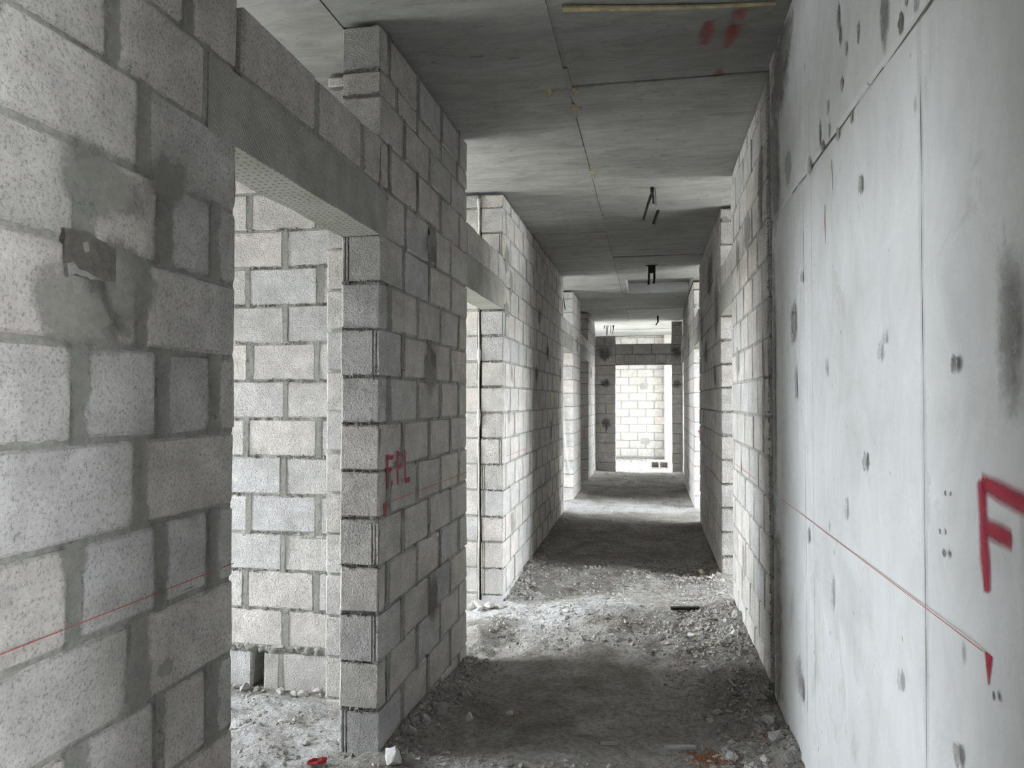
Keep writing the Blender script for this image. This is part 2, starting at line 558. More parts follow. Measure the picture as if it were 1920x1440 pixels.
def grid_lines(segs):
    out = []
    for a, b, st in segs:
        n = max(1, int(round((b - a) / st)))
        out += [a + (b - a) * i / n for i in range(n)]
    out.append(segs[-1][1])
    return out
fx = grid_lines([(XFL, -2.5, 0.25), (-2.5, -1.3, 0.03), (-1.3, 0.75, 0.018), (0.75, 1.2, 0.06), (1.2, XFR, 0.25)])
fy = grid_lines([(-3.0, 2.2, 0.25), (2.2, 7.6, 0.018), (7.6, 11.5, 0.04), (11.5, 19.2, 0.08)])
V = [(x, y, floor_h(x, y)) for y in fy for x in fx]
nx = len(fx)
F = [(j * nx + i, j * nx + i + 1, (j + 1) * nx + i + 1, (j + 1) * nx + i) for j in range(len(fy) - 1) for i in range(nx - 1)]
def cement_and_light(x, y):
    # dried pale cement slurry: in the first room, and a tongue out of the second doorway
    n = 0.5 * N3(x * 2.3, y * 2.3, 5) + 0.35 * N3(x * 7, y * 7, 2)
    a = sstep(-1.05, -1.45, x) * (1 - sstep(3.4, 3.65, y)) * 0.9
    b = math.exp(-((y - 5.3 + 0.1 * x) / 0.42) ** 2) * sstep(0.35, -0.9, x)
    c = math.exp(-((y - 10.3) / 0.6) ** 2) * 0.8 + sstep(15.2, 15.8, y) * .9  # paler bands paint in the daylight at the third doorway and room beyond
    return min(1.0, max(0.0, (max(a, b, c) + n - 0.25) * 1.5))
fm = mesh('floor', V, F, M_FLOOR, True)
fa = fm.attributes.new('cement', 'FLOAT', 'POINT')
for i, (x, y, z) in enumerate(V): fa.data[i].value = cement_and_light(x, y)
tag(obj('floor', fm), 'rough unfinished cement floor covered in dust and builders dirt', 'floor', kind='structure')
tag(obj('ground', box_mesh('ground', -60, 60, -60, 60, -4.2, -4.0, M_GROUND)), 'pale bare ground outside the building', 'ground', kind='structure')
tag(obj('floor_slab', box_mesh('floor_slab', XFL - 0.2, XFR + 0.2, -3.2, 19.4, -0.5, -0.26, M_PLAIN)), 'concrete slab under the dusty floor', 'slab', kind='structure')

# ceiling slab with a shallow recess, then formwork panels
RX0, RX1, RY0, RY1, RZ = -0.33, 0.58, 10.05, 11.4, 3.27
ca = sorted({XFL - 0.2, XE0, RX0, RX1, XE1, XFR + 0.2}); cb = sorted({-3.2, RY0, RY1, 15.47, 19.4})
open_end = lambda i, j: cb[j] >= 15.46 and (ca[i + 1] <= XE0 or ca[i] >= XE1)
ceil = obj('ceiling', cell_solid('ceiling', ca, cb, lambda i, j: not (ca[i] == RX0 and cb[j] == RY0) and not open_end(i, j),
                                 lambda a, b, t: (a, b, ZC + 0.008 + (RZ - ZC - 0.008) * t), 0.15, M_CEIL))
tag(ceil, 'dark board-marked concrete ceiling of the passage', 'ceiling', kind='structure')
obj('slab_top', cell_solid('slab_top', ca, cb, lambda i, j: not open_end(i, j), lambda a, b, t: (a, b, RZ + 0.2 * t), 0.2, M_CEIL), ceil)

obj('recess_face', box_mesh('recess_face', RX0, RX1, RY1 - 0.012, RY1, ZC + 0.002, RZ - 0.004, M_CONC), ceil)  # pale concrete here paints in daylight on the recess faces
obj('recess_face', box_mesh('recess_face', RX0, RX0 + 0.012, RY0, RY1 - 0.012, ZC + 0.002, RZ - 0.004, M_CONC), ceil)
def ceil_panel(x0, x1, y0, y1, dz):
    g = 0.004
    m = box_mesh('formwork_panel', x0 + g, x1 - g, y0 + g, y1 - g, ZC + dz, ZC + 0.02, M_CEIL)
    return obj('formwork_panel', m, ceil)
rl = [-3.0, -1.2, 1.35, 3.79, 6.12, 8.44, RY0]
for i in range(len(rl) - 1): ceil_panel(-0.41, XR + 0.01, rl[i], rl[i + 1], [0.002, -0.004, 0.004, -0.003, 0.003, -0.004][i])
ceil_panel(-0.41, XR + 0.01, RY1, 13.3, 0.0); ceil_panel(-0.41, XR + 0.01, 13.3, 15.4, -0.004)
ceil_panel(-0.41, RX0, RY0, RY1, 0.001)
ll = [-3.0, -0.15, 2.28, 4.72, 7.15, 9.6, 12.0, 15.4]
for i in range(len(ll) - 1): ceil_panel(XL - 0.19, -0.41, ll[i], ll[i + 1], [0.0, 0.003, -0.003, 0.003, -0.002, 0.003, 0.0][i])
ceil_panel(-1.72, XL - 0.19, -1.5, 3.6, -0.003); ceil_panel(-4.2, -1.72, -1.5, 3.6, 0.003)
ceil_panel(-0.9, 0.9, 15.45, 17.2, 0.002); ceil_panel(-0.9, 0.9, 17.2, 19.0, -0.003)

# fins and splinters left along the board joint
for (x, y, w, l) in ((-0.405, 3.72, .012, .16), (-0.41, 4.1, .010, .10), (-0.405, 5.3, .012, .07), (-0.41, 6.6, .01, .12)):
    o = obj('joint_fin', box_mesh('joint_fin', -w, w, -l, l, -0.008, 0.006, M_CEIL), ceil, (x, y, ZC))
for (x, y, a, s) in ((-0.40, 4.06, .3, .035), (-0.395, 5.22, .1, .028), (-0.38, 3.83, 1.2, .03), (-0.52, 3.81, 1.5, .04)):
    v = [(-s, -s * .5, 0), (s, -s * .4, 0), (s * .7, s * .5, 0), (-s * .8, s * .6, 0), (-s * .4, 0, -0.012), (s * .5, s * .1, -0.018)]
    f = [(0, 4, 5, 1), (1, 5, 2), (2, 5, 4, 3), (3, 4, 0)]
    obj('timber_splinter', mesh('timber_splinter', v, f, M_WOOD), ceil, (x, y, ZC - 0.002), (0, 0, a))
# pale batten caught in the ceiling
v, f = [], []
for i in range(13):
    t = i / 12
    x = -0.35 + 0.86 * t
    y = 3.005 + 0.125 * t + 0.012 * sin(t * 3)
    wd = 0.017 * (1 - 0.55 * t)
    v += [(x, y - wd, ZC - 0.002), (x, y + wd, ZC - 0.002), (x, y + wd, ZC - 0.012 + .004 * t), (x, y - wd, ZC - 0.012 + .004 * t)]
for i in range(12):
    for k in range(4): f.append((i * 4 + k, i * 4 + (k + 1) % 4, i * 4 + 4 + (k + 1) % 4, i * 4 + 4 + k))
f += [(0, 1, 2, 3), (51, 50, 49, 48)]
bt = obj('timber_batten', mesh('timber_batten', v, f, M_WOOD), ceil)
bt['label'] = 'pale yellow timber strip left in the concrete'

def facade(name, label, x0, x1, wins, ya=-3.2, yb=15.47):
    yl = sorted({ya, yb} | {w[0] for w in wins} | {w[1] for w in wins})
    zl = sorted({-0.3, 3.2} | {w[2] for w in wins} | {w[3] for w in wins})
    def solid(i, j):
        yc, zc = (yl[i] + yl[i + 1]) / 2, (zl[j] + zl[j + 1]) / 2
        return not any(w[0] < yc < w[1] and w[2] < zc < w[3] for w in wins)
    tag(obj(name, cell_solid(name, yl, zl, solid, lambda a, b, t: (x0 if t == 0 else x1, a, b), 0.15, M_PLAIN)), label, 'wall', kind='structure')
facade('wall_facade_left', 'outer block wall with empty window holes beyond the rooms off the passage', XFL, XFL - 0.15, LEFT_WINDOWS)
facade('wall_facade_right', 'outer block wall with empty window holes beyond the opposite rooms', XFR, XFR + 0.15, RIGHT_WINDOWS)

facade('wall_beyond_window_left', 'side wall of the room beyond with a big window hole', XE0, XE0 - 0.1, [END_WINDOW], 15.47, 19.0)
facade('wall_beyond_window_right', 'opposite side wall of the room beyond with a big window hole', XE1, XE1 + 0.1, [END_WINDOW], 15.47, 19.0)

def plain_wall(name, label, x0, x1, y0, y1, z0=-0.3, z1=3.2, mat=None):
    return tag(obj(name, box_mesh(name, x0, x1, y0, y1, z0, z1, mat or M_PLAIN)), label, 'wall', kind='structure')
plain_wall('wall_behind', 'block wall closing the passage behind the viewer', XFL, XFR, -3.15, -3.0)
plain_wall('wall_cross_entry', 'block cross wall of the first room near the viewer', XFL, XL - 0.18, -1.6, -1.45)
plain_wall('wall_cross_third', 'block cross wall between rooms past the third doorway', XFL, XL - 0.5, 10.91, 11.07)
plain_wall('wall_cross_fourth', 'block cross wall between rooms past the fourth doorway', XFL, XL - 0.5, 13.66, 13.82)
plain_wall('wall_cross_concrete', 'cross wall joining the back of the pale concrete wall', XR + 0.18, XFR, 3.0, 3.15)
plain_wall('wall_cross_opposite', 'cross wall between two rooms off the lit side', XR + 0.19, XFR, 6.78, 6.93)
plain_wall('wall_cross_opposite_far', 'farther cross wall between rooms off the lit side', XR + 0.19, XFR, 10.48, 10.63)
plain_wall('wall_cross_end_left', 'end cross wall hidden behind the dark doorway wall', XFL, XL - 0.18, 15.32, 15.47)
plain_wall('wall_cross_end_right', 'end cross wall beside the dark doorway wall', 0.84, XFR, 15.32, 15.47)
plain_wall('wall_passage_left_rear', 'corridor wall behind the viewer', XL - TH, XL, -3.0, 0.1)
plain_wall('wall_passage_right_rear', 'corridor wall behind the viewer across the passage', XR, XR + TH, -3.0, -0.7)

# ================================================================== block walls
LW = dict(loc=(XL, 0, 0), rotz=pi / 2)      # u = +Y
RW = dict(loc=(XR, 0, 0), rotz=-pi / 2)     # u = -Y

def rows_from(z0, z1, zb, u0, u1, even, odd, jw):
    out = []
    for k, lo, hi in courses(z0, z1, zb):
        e = even if k % 2 == 0 else odd
        js = e(u0, u1) if callable(e) else [j + random.uniform(-.006, .006) for j in e]
        out.append((k, lo, hi, bond(u0, u1, js, jw)))
    return out

# --- near left wall
w_near = build_wall('wall_left_near', 'close grey block wall with wide mortar joints before the first doorway', **LW, u0=0.1, u1=1.849, z0=-0.2, z1=3.10, res=0.02, seed=1, smear=0.012,
    rows=[r for r in rows_from(-0.2, 2.2, 0.0, 0.1, 1.849, [0.26, 0.66, 1.06, 1.467], [0.46, 0.86, 1.287, 1.541, 1.748], 0.036)]
       + [(11, 2.2, 2.4, bond(0.1, 1.70, [0.46, 0.88, 1.37], 0.03))]
       + rows_from(2.4, 3.10, 0.0, 0.1, 1.849, [0.3, 0.7, 1.15, 1.62], [0.5, 0.95, 1.4], 0.03))

# --- second left wall stub (the pier with F.F.L on it)
def pier_rows():
    out = []
    for k, lo, hi in courses(-0.215, 2.185, -0.015):
        js = [3.056, 3.46, 3.86, 4.256] if k % 2 else [3.246, 3.654, 4.066]
        out.append((k, lo, hi, bond(2.953, 4.451, js, 0.030)))
    out.append((11, 2.185, 2.395, bond(3.04, 4.451, [3.27, 3.66, 4.06], 0.02)))
    out.append((12, 2.395, 2.60, bond(2.953, 4.451, [3.06, 3.46, 3.86, 4.25], 0.022)))
    out.append((13, 2.60, 2.785, bond(2.953, 4.451, [3.25, 3.65, 4.06], 0.02)))
    out.append((14, 2.785, 2.893, bond(2.953, 4.451, [3.15, 3.45, 3.86, 4.2], 0.02)))
    out.append((15, 2.893, 3.088, bond(2.953, 4.451, [3.05, 3.46, 3.87, 4.25], 0.022)))
    return out
GR = {8: 'front', 4: 'front', 2: 'front', 10: 'back', 0: 'back'}
w_pier = build_wall('wall_left_pier', 'free block pier wall sprayed with red lettering between first and second doorways', **LW, rows=pier_rows(),
    u0=2.953, u1=4.451, z0=-0.215, z1=3.088, res=0.02, seed=2, smear=0.010, wres=0.012, groove=lambda k, a: GR.get(k) if a < 2.96 else None)

# --- long left wall
w_long = build_wall('wall_left_long', 'long block wall after the second doorway, bright at one end and dark beyond', **LW,
    rows=rows_from(-0.215, 3.09, -0.015, 5.6, 9.66, lambda a, b: series(5.7, a, b), lambda a, b: series(5.9, a, b), 0.014),
    u0=5.6, u1=9.66, z0=-0.215, z1=3.09, res=0.03, seed=3, smear=0.010, wres=0.014, groove=lambda k, a: 'back' if a < 5.61 and k in (0, 1, 3, 4) else ('front' if a < 5.61 and k in (5, 13) else None))
w_third = build_wall('wall_left_third', 'short bright block wall between third and fourth doorways', **LW,
    rows=rows_from(-0.215, 3.09, -0.015, 10.9, 12.08, lambda a, b: series(11.0, a, b), lambda a, b: series(11.2, a, b), 0.014),
    u0=10.9, u1=12.08, z0=-0.215, z1=3.09, res=0.05, seed=4)
w_fourth = build_wall('wall_left_fourth', 'block wall at the far end of the passage beside the end doorway', **LW,
    rows=rows_from(-0.215, 3.09, -0.015, 13.64, 15.3, lambda a, b: series(13.8, a, b), lambda a, b: series(14.0, a, b), 0.014),
    u0=13.64, u1=15.3, z0=-0.215, z1=3.09, res=0.05, seed=5)

# --- right walls (u = -Y)
w_r1 = build_wall('wall_right_lit', 'sunlit-looking bright block wall joining the pale concrete wall', **RW,
    rows=rows_from(-0.2, 3.10, 0.0, -5.52, -3.845, lambda a, b: series(-4.80, a, b, .386), lambda a, b: series(-4.60, a, b, .386), 0.016),
    u0=-5.52, u1=-3.845, z0=-0.2, z1=3.10, res=0.025, seed=6, smear=0.008)
w_r1['label'] = 'bright block wall joining the smooth pale concrete wall'
w_r2 = build_wall('wall_right_shaded', 'shaded block wall across from the long wall, with a pale near end', **RW,
    rows=rows_from(-0.215, 3.09, -0.015, -9.08, -6.38, lambda a, b: series(-6.5, a, b), lambda a, b: series(-6.7, a, b), 0.014),
    u0=-9.08, u1=-6.38, z0=-0.215, z1=3.09, res=0.05, seed=7, wres=0.02)
w_r3 = build_wall('wall_right_far', 'far block wall with a bright end marked by a small red arrow', **RW,
    rows=rows_from(-0.215, 3.09, -0.015, -13.3, -10.29, lambda a, b: series(-10.4, a, b), lambda a, b: series(-10.6, a, b), 0.014),
    u0=-13.3, u1=-10.29, z0=-0.215, z1=3.09, res=0.06, seed=8)
w_r4 = build_wall('wall_right_last', 'narrow bright block return beside the end doorway', (0.645, 0, 0), -pi / 2,
    rows=rows_from(-0.215, 3.09, -0.015, -15.3, -14.35, lambda a, b: series(-14.5, a, b), lambda a, b: series(-14.7, a, b), 0.014),
    u0=-15.3, u1=-14.35, z0=-0.215, z1=3.09, res=0.08, seed=9)

# --- cross walls facing the viewer
CW = lambda y: dict(loc=(0, y, 0), rotz=0)
def back_rows():
    out = []
    for k, lo, hi in courses(-0.015, 3.09, -0.015):
        if k == 0:
            out.append((0, -0.06, 0.168, [(-3.1, -2.87), (-2.84, -2.5), (-2.47, -2.073), (-1.998, -1.912), (-1.895, -1.53), (-1.515, -1.30)]))
            continue
        if k == 1: lo = 0.19
        js = series(-1.70, -3.1, -1.3) if k % 2 == 0 else series(-1.885, -3.1, -1.3)
        out.append((k, lo, hi, bond(-3.1, -1.30, js, 0.028)))
    return out
w_back = build_wall('wall_room_back', 'bright block wall inside the first room seen through the doorway', **CW(3.6), rows=back_rows(),
    u0=-3.1, u1=-1.30, z0=-0.12, z1=3.09, res=0.0125, seed=10, jit=1.3, smear=0.005, holes=((-2.066, -2.002, -0.2, 0.163),), lumps=((0.165, 0.195, 0.022),))
plain_wall('wall_room_back_rest', 'rest of the first room back wall near the windows', XFL, -3.1, 3.6, 3.775)
w_pil = build_wall('wall_room_pilaster', 'slim bright block pilaster behind the red-lettered pier', **CW(3.4),
    rows=[(k, lo, hi, [(-1.565, -1.302)]) for k, lo, hi in courses(-0.17, 3.09, 0.03)],
    u0=-1.565, u1=-1.30, z0=-0.17, z1=3.09, T=0.195, res=0.03, seed=11, raw=0.004, groove=lambda k, a: None)
w_x2 = build_wall('wall_room_second', 'grey block wall inside the second room, flush with the long wall end', **CW(5.6),
    rows=rows_from(-0.215, 3.09, -0.015, -2.6, -1.318, lambda a, b: series(-1.5, a, b), lambda a, b: series(-1.7, a, b), 0.014),
    u0=-2.6, u1=-1.30, z0=-0.215, z1=3.09, res=0.03, seed=12)
plain_wall('wall_room_second_rest', 'rest of the second room wall near the windows', XFL, -2.6, 5.6, 5.775)
w_x3 = build_wall('wall_room_third', 'pale block wall inside the third room, flush with the short bright wall', **CW(10.9),
    rows=rows_from(-0.215, 3.09, -0.015, -1.62, -1.31, lambda a, b: [-1.45], lambda a, b: [-1.53], 0.014),
    u0=-1.62, u1=-1.30, z0=-0.215, z1=3.09, res=0.06, seed=13)
# right hand cross wall end behind the shaded wall
w_xr = build_wall('wall_room_opposite', 'pale block wall inside the opposite room, flush with the shaded wall end', **CW(6.38),
    rows=rows_from(-0.215, 3.09, -0.015, 0.765, 1.5, lambda a, b: [1.0, 1.4], lambda a, b: [1.2], 0.014),
    u0=0.758, u1=1.5, z0=-0.215, z1=3.09, res=0.06, seed=14)
w_xr3 = build_wall('wall_room_opposite_far', 'pale block wall inside the farther opposite room', **CW(10.29),
    rows=rows_from(-0.215, 3.09, -0.015, 0.765, 1.5, lambda a, b: [1.0, 1.4], lambda a, b: [1.2], 0.014),
    u0=0.758, u1=1.5, z0=-0.215, z1=3.09, res=0.06, seed=15)

# --- end wall with its doorway
YE = 15.3
end_l = build_wall('wall_end_left', 'dark block jamb wall beside the end doorway, stepped at the top', **CW(YE),
    rows=[(k, lo, hi, bond(XL, -0.70, ([-0.9] if k in (6, 4) else ([-0.93] if k == 13 else [])), 0.014)) for k, lo, hi in courses(-0.2, 2.8, 0.0)],
    u0=XL, u1=-0.70, z0=-0.2, z1=2.8, res=0.06, seed=16)
end_r = build_wall('wall_end_right', 'narrow dark block jamb between the end doorway and the far corner', **CW(YE),
    rows=[(k, lo, hi, [(0.43, 0.64)]) for k, lo, hi in courses(-0.2, 3.08, 0.0)],
    u0=0.43, u1=0.64, z0=-0.2, z1=3.08, res=0.06, seed=17)

# --- wall of the room beyond
YF = 18.9
FZ = 0.06
frows = []
for k, lo, hi in courses(0.0, 3.10, FZ):
    if lo < 0.05: continue
    js = series(-0.32, -1.6, 1.3, .42) if k % 2 == 0 else series(-0.11, -1.6, 1.3, .42)
    frows.append((k, lo, hi, bond(-1.6, 1.3, js, 0.03)))
w_far = build_wall('wall_beyond', 'brilliantly lit white block wall in the room beyond the end doorway', **CW(YF), rows=frows,
    u0=-1.6, u1=1.3, z0=0.0, z1=3.10, res=0.04, seed=18, jb=0.02)
plain_wall('wall_beyond_left', 'hidden end of the white room wall toward the open side', XE0, -1.6, YF, YF + 0.17)
plain_wall('wall_beyond_right', 'other hidden end of the white room wall toward the open side', 1.3, XE1, YF, YF + 0.17)
pl = plain_wall('wall_beyond_nib', 'slim white block nib standing at the edge of the room beyond', 0.345, 0.52, YF - 0.3, YF, 0.0, 3.1)

# ------------------------------------------------------------------ lintels with the course above
def lintel(name, label, frame, u0, u1, z0, z1, blocks, top, T=TH, soffit=True, seed=0):
    """cast lintel plus the single block course on top of it, all children of one structure object"""
    rnd = random.Random(seed)
    n = max(2, int((u1 - u0) / 0.05))
    V, F = [], []
    sec = [(0.0, z0), (0.0, z1), (T, z1), (T, z0)]
    for i in range(n + 1):
        u = u0 + (u1 - u0) * i / n
        for (w, z) in sec:
            V.append((u, w + 0.004 * N3(u * 6, z * 9, seed) * (1 if w == 0 else 0), z + 0.004 * N3(u * 5, w * 5 + 4, seed + z)))
    for i in range(n):
        for k in range(4):
            F.append((i * 4 + k, i * 4 + 4 + k, i * 4 + 4 + (k + 1) % 4, i * 4 + (k + 1) % 4))
    F += [(0, 1, 2, 3), (n * 4 + 3, n * 4 + 2, n * 4 + 1, n * 4)]
    m = mesh(name, V, F, M_LINT)
    m.materials.append(M_SOFF)
    for i, p in enumerate(m.polygons):
        if i < n * 4 and i % 4 == 3: p.material_index = 1
    bm = bmesh.new(); bm.from_mesh(m); bmesh.ops.recalc_face_normals(bm, faces=bm.faces); bm.to_mesh(m); bm.free()
    o = obj(name, m, None, frame['loc'], (0, 0, frame['rotz']))
    tag(o, label, 'lintel', kind='structure')
    if blocks:
        a, b = blocks[0][0], blocks[-1][1]
        obj('mortar_bed', box_mesh('mortar_bed', a + .004, b - .004, 0.004, T - .004, z1 - 0.005, top - 0.012, M_MORTAR), o)
        for (a, b) in blocks:
            obj('concrete_block', block_mesh(b - a, T, top - z1 - 0.016, rnd.randint(0, 2)), o, ((a + b) / 2, T / 2 + rnd.uniform(-.004, .002), (z1 + 0.014 + top) / 2),
                (rnd.uniform(-.01, .01), rnd.uniform(-.006, .006), rnd.uniform(-.006, .006)))
    return o
lintel('lintel_first', 'mesh-marked concrete lintel over the first doorway with one block course on top', LW, 1.715, 3.035, 2.183, 2.385,
       [(1.875, 2.33), (2.37, 2.735), (2.775, 2.94)], 2.595, seed=21)
lintel('lintel_second', 'dim concrete lintel over the second doorway beside the long wall', LW, 4.40, 5.66, 2.19, 2.39,
       [(4.455, 4.69), (4.71, 5.09), (5.11, 5.40), (5.42, 5.595)], 2.60, seed=22)
lintel('lintel_third', 'concrete lintel over the third doorway', LW, 9.62, 10.95, 2.19, 2.39, [(9.67, 10.05), (10.07, 10.46), (10.48, 10.89)], 2.59, seed=23)
lintel('lintel_fourth', 'small far concrete lintel over the fourth doorway', LW, 12.06, 13.70, 2.19, 2.39, [(12.09, 12.48), (12.5, 12.88), (12.9, 13.28), (13.3, 13.63)], 2.59, seed=24)
lintel('lintel_opposite', 'stained concrete lintel over the doorway beside the bright block wall', RW, -6.42, -5.48, 2.19, 2.39, [(-6.37, -5.97), (-5.95, -5.53)], 2.59, seed=25)
lintel('lintel_opposite_far', 'concrete lintel over the doorway past the shaded wall', RW, -10.33, -9.04, 2.19, 2.39, [(-10.28, -9.9), (-9.88, -9.5), (-9.48, -9.09)], 2.59, seed=26)
lintel('lintel_opposite_last', 'concrete lintel over the last doorway near the end wall', RW, -14.37, -13.26, 2.19, 2.39, [(-14.34, -13.9), (-13.88, -13.31)], 2.59, seed=27)
# end doorway: two courses of blocks
eo = build_wall('lintel_end', 'two dark block courses bridging the end doorway', **CW(YE),
    rows=[(0, 2.215, 2.42, bond(-0.698, 0.428, [-0.52, -0.30, 0.1, 0.32], 0.012)), (1, 2.42, 2.63, bond(-0.698, 0.428, [-0.35, 0.03], 0.012))],
    u0=-0.699, u1=0.429, z0=2.2, z1=2.63, res=0.06, seed=28, cat='lintel')

# ------------------------------------------------------------------ smooth cast concrete wall on the right
YC0, YC1 = 0.68, 3.745
YJ, ZJ = 1.74, 2.33
# vertical board joint, horizontal pour joint, paired upright ridges are real relief in the face
def conc_face(y, z):
    d = 0.0035 * N3(y * 1.4, z * 1.1, 9.0) + 0.0012 * N3(y * 6, z * 5, 3.3)
    wob = 0.006 * N3(0, z * 2.2, 5) + 0.010 * sstep(1.5, 0.2, z)
    g = abs(y - (YJ - 0.004 + wob))
    d -= 0.010 * math.exp(-(g / 0.0055) ** 2)
    if y < YJ + wob: d -= 0.003
    zj = ZJ + 0.012 * (y - 2.4) + 0.005 * N3(y * 4, 1, 1)
    d -= 0.007 * math.exp(-((z - zj) / 0.006) ** 2)
    if z > zj: d += 0.004
    for yy, a, sg in ((3.07, 0.006, 0.010), (2.985, -0.004, 0.006), (2.90, 0.004, 0.008), (2.845, -0.005, 0.006)):
        d += a * math.exp(-((y - yy - 0.004 * N3(z * 2, yy, 0)) / sg) ** 2)
    # chipped patch beside the board joint
    if YJ - 0.12 < y < YJ and 1.20 < z < 1.38:
        t = (YJ - y) / 0.12
        if 1.34 - 0.07 * t > z > 1.30 - 0.075 * t + 0.02 * N3(y * 40, z * 40, 0): d -= 0.008 * (1 - t * .6)
        if t < 0.45 and 1.21 < z < 1.285 - t * 0.06: d -= 0.006
    e = y - (YC1 - 0.03)
    if e > 0: d -= 0.012 * (e / 0.03) ** 2
    return d
cy = grid_lines([(YC0, 1.6, 0.035), (1.6, 1.80, 0.006), (1.80, 2.8, 0.02), (2.8, 3.12, 0.008), (3.12, YC1, 0.02)])
cz = grid_lines([(-0.2, 1.18, 0.03), (1.18, 1.40, 0.009), (1.40, 2.27, 0.03), (2.27, 2.39, 0.005), (2.39, 3.13, 0.03)])
V = []
for y in cy:
    for z in cz: V.append((XR - conc_face(y, z), y, z))
mz = len(cz)
F = [(i * mz + k, i * mz + k + 1, (i + 1) * mz + k + 1, (i + 1) * mz + k) for i in range(len(cy) - 1) for k in range(mz - 1)]
b0 = len(V)
V += [(XR + 0.2, YC0, -0.2), (XR + 0.2, YC0, 3.13), (XR + 0.2, YC1, -0.2), (XR + 0.2, YC1, 3.13)]
n0 = (len(cy) - 1) * mz
F += [tuple([b0, b0 + 1] + [k for k in range(mz - 1, -1, -1)]), tuple([b0 + 3, b0 + 2] + [n0 + k for k in range(mz)]), (b0, b0 + 2, b0 + 3, b0 + 1)]
w_conc = obj('wall_right_concrete', mesh('wall_right_concrete', V, F, M_CONC, True))
V, F = [], []
iy = [3.73, 3.755, 3.78, 3.805, 3.83, 3.85]
iz = [-0.2 + 0.03 * k for k in range(111)]
for y in iy:
    for z in iz: V.append((XR + 0.022 - 0.012 * N3(y * 30, z * 18, 2) - 0.006 * N3(y * 70, z * 60, 5), y, z))
F = [(i * 111 + k, i * 111 + k + 1, (i + 1) * 111 + k + 1, (i + 1) * 111 + k) for i in range(5) for k in range(110)]
o_ = obj('mortar_infill', mesh('mortar_infill', V, F, M_MORTAR, True), w_conc)
o_['label'] = 'rough dark mortar slot beside the blockwork'
def crack(f, w, n):
    V, F = [], []
    for i in range(n + 1):
        a, b, du, dv = f(i / n)
        h = w * max(0.12, 0.6 + 0.9 * N3(a * 7, b * 7, 4)) / 2
        V += [(XR - max(-0.003, conc_face(a, b)) - 0.0012, a - du * h, b - dv * h), (XR - max(-0.003, conc_face(a, b)) - 0.0012, a + du * h, b + dv * h)]
    for i in range(n): F.append((i * 2, i * 2 + 2, i * 2 + 3, i * 2 + 1))
    return obj('joint_crack', mesh('joint_crack', V, F, M_DARK), w_conc)
crack(lambda t: (YJ - 0.004 + 0.006 * N3(0, (0.1 + 2.1 * t) * 2.2, 5) + 0.010 * sstep(1.5, 0.2, 0.1 + 2.1 * t), 0.1 + 2.1 * t, 1, 0), 0.006, 90)
crack(lambda t: (1.45 + 1.75 * t, ZJ + 0.012 * (1.45 + 1.75 * t - 2.4) + 0.005 * N3((1.45 + 1.75 * t) * 4, 1, 1), 0, 1), 0.007, 90)
crack(lambda t: (2.985 + 0.004 * N3(2 * (.3 + 2.6 * t), 2.985, 0), .3 + 2.6 * t, 1, 0), 0.007, 70)
crack(lambda t: (2.845 + 0.004 * N3(2 * (.3 + 2.6 * t), 2.845, 0), .3 + 2.6 * t, 1, 0), 0.004, 70)
tag(w_conc, 'smooth pale cast concrete wall with a red letter and board joints', 'wall', kind='structure')

# ------------------------------------------------------------------ mortar patches on the walls (filled electrical holes)
def patch(parent, u, z, ru, rz, seed, mat, lift=0.005, square=0.0, name='mortar_patch'):
    """ragged stain or smear lying on the wall face"""
    n = 20
    V, F, C = [(u, -lift - 0.001, z)], [], [1.0]
    for ring, (s, cv) in enumerate(((0.5, 1.0), (0.8, 0.75), (1.15, 0.35), (1.5, 0.0))):
        for i in range(n):
            a = 2 * pi * i / n
            c, q = cos(a), sin(a)
            r = 1 / max(abs(c), abs(q)) * square + (1 - square)
            r *= 1 + 0.35 * N3(c * 1.3 + seed, q * 1.3, ring * .2)
            V.append((u + c * r * ru * s, -lift, z + q * r * rz * s)); C.append(cv)
    for i in range(n): F.append((0, 1 + i, 1 + (i + 1) % n))
    for ring in range(3):
        for i in range(n):
            a, b = 1 + ring * n + i, 1 + ring * n + (i + 1) % n
            F.append((a, a + n, b + n, b))
    m = mesh(name, V, F, mat)
    at = m.attributes.new('cover', 'FLOAT', 'POINT')
    for i, c in enumerate(C): at.data[i].value = c
    return obj(name, m, parent)
def filled_hole(parent, pts, mat, lift=0.0062, name='filled_hole'):
    """dark sunk-looking fill with a hard ragged outline"""
    n = len(pts)
    out = []
    for i in range(n):
        a, b = Vector(pts[i]), Vector(pts[(i + 1) % n])
        for k in range(6):
            p = a.lerp(b, k / 6)
            out.append((p.x + .004 * N3(p.x * 60, p.y * 60, 1), p.y + .004 * N3(p.x * 60, p.y * 60, 8)))
    V = [(x, -lift, z) for x, z in out] + [(x, 0.01, z) for x, z in out]
    m_ = len(out)
    F = [tuple(range(m_))] + [(i, i + m_, (i + 1) % m_ + m_, (i + 1) % m_) for i in range(m_)]
    return obj(name, mesh(name, V, F, mat), parent)
filled_hole(w_near, [(1.238, 1.818), (1.30, 1.824), (1.379, 1.803), (1.38, 1.735), (1.331, 1.732), (1.243, 1.739)], M_DARK)['label'] = 'dark mortar-filled socket hole'
filled_hole(w_near, [(1.240, 1.748), (1.258, 1.756), (1.272, 1.744), (1.305, 1.739), (1.345, 1.731), (1.30, 1.729), (1.262, 1.732), (1.248, 1.724)], M_MORTAR, 0.011, 'cement_lip')
filled_hole(w_near, [(1.285, 1.80), (1.298, 1.805), (1.303, 1.785), (1.29, 1.782)], M_STONE, 0.008, 'stone_bit')
patch(w_near, 1.29, 1.66, 0.13, 0.085, 2, M_SMEAR2)
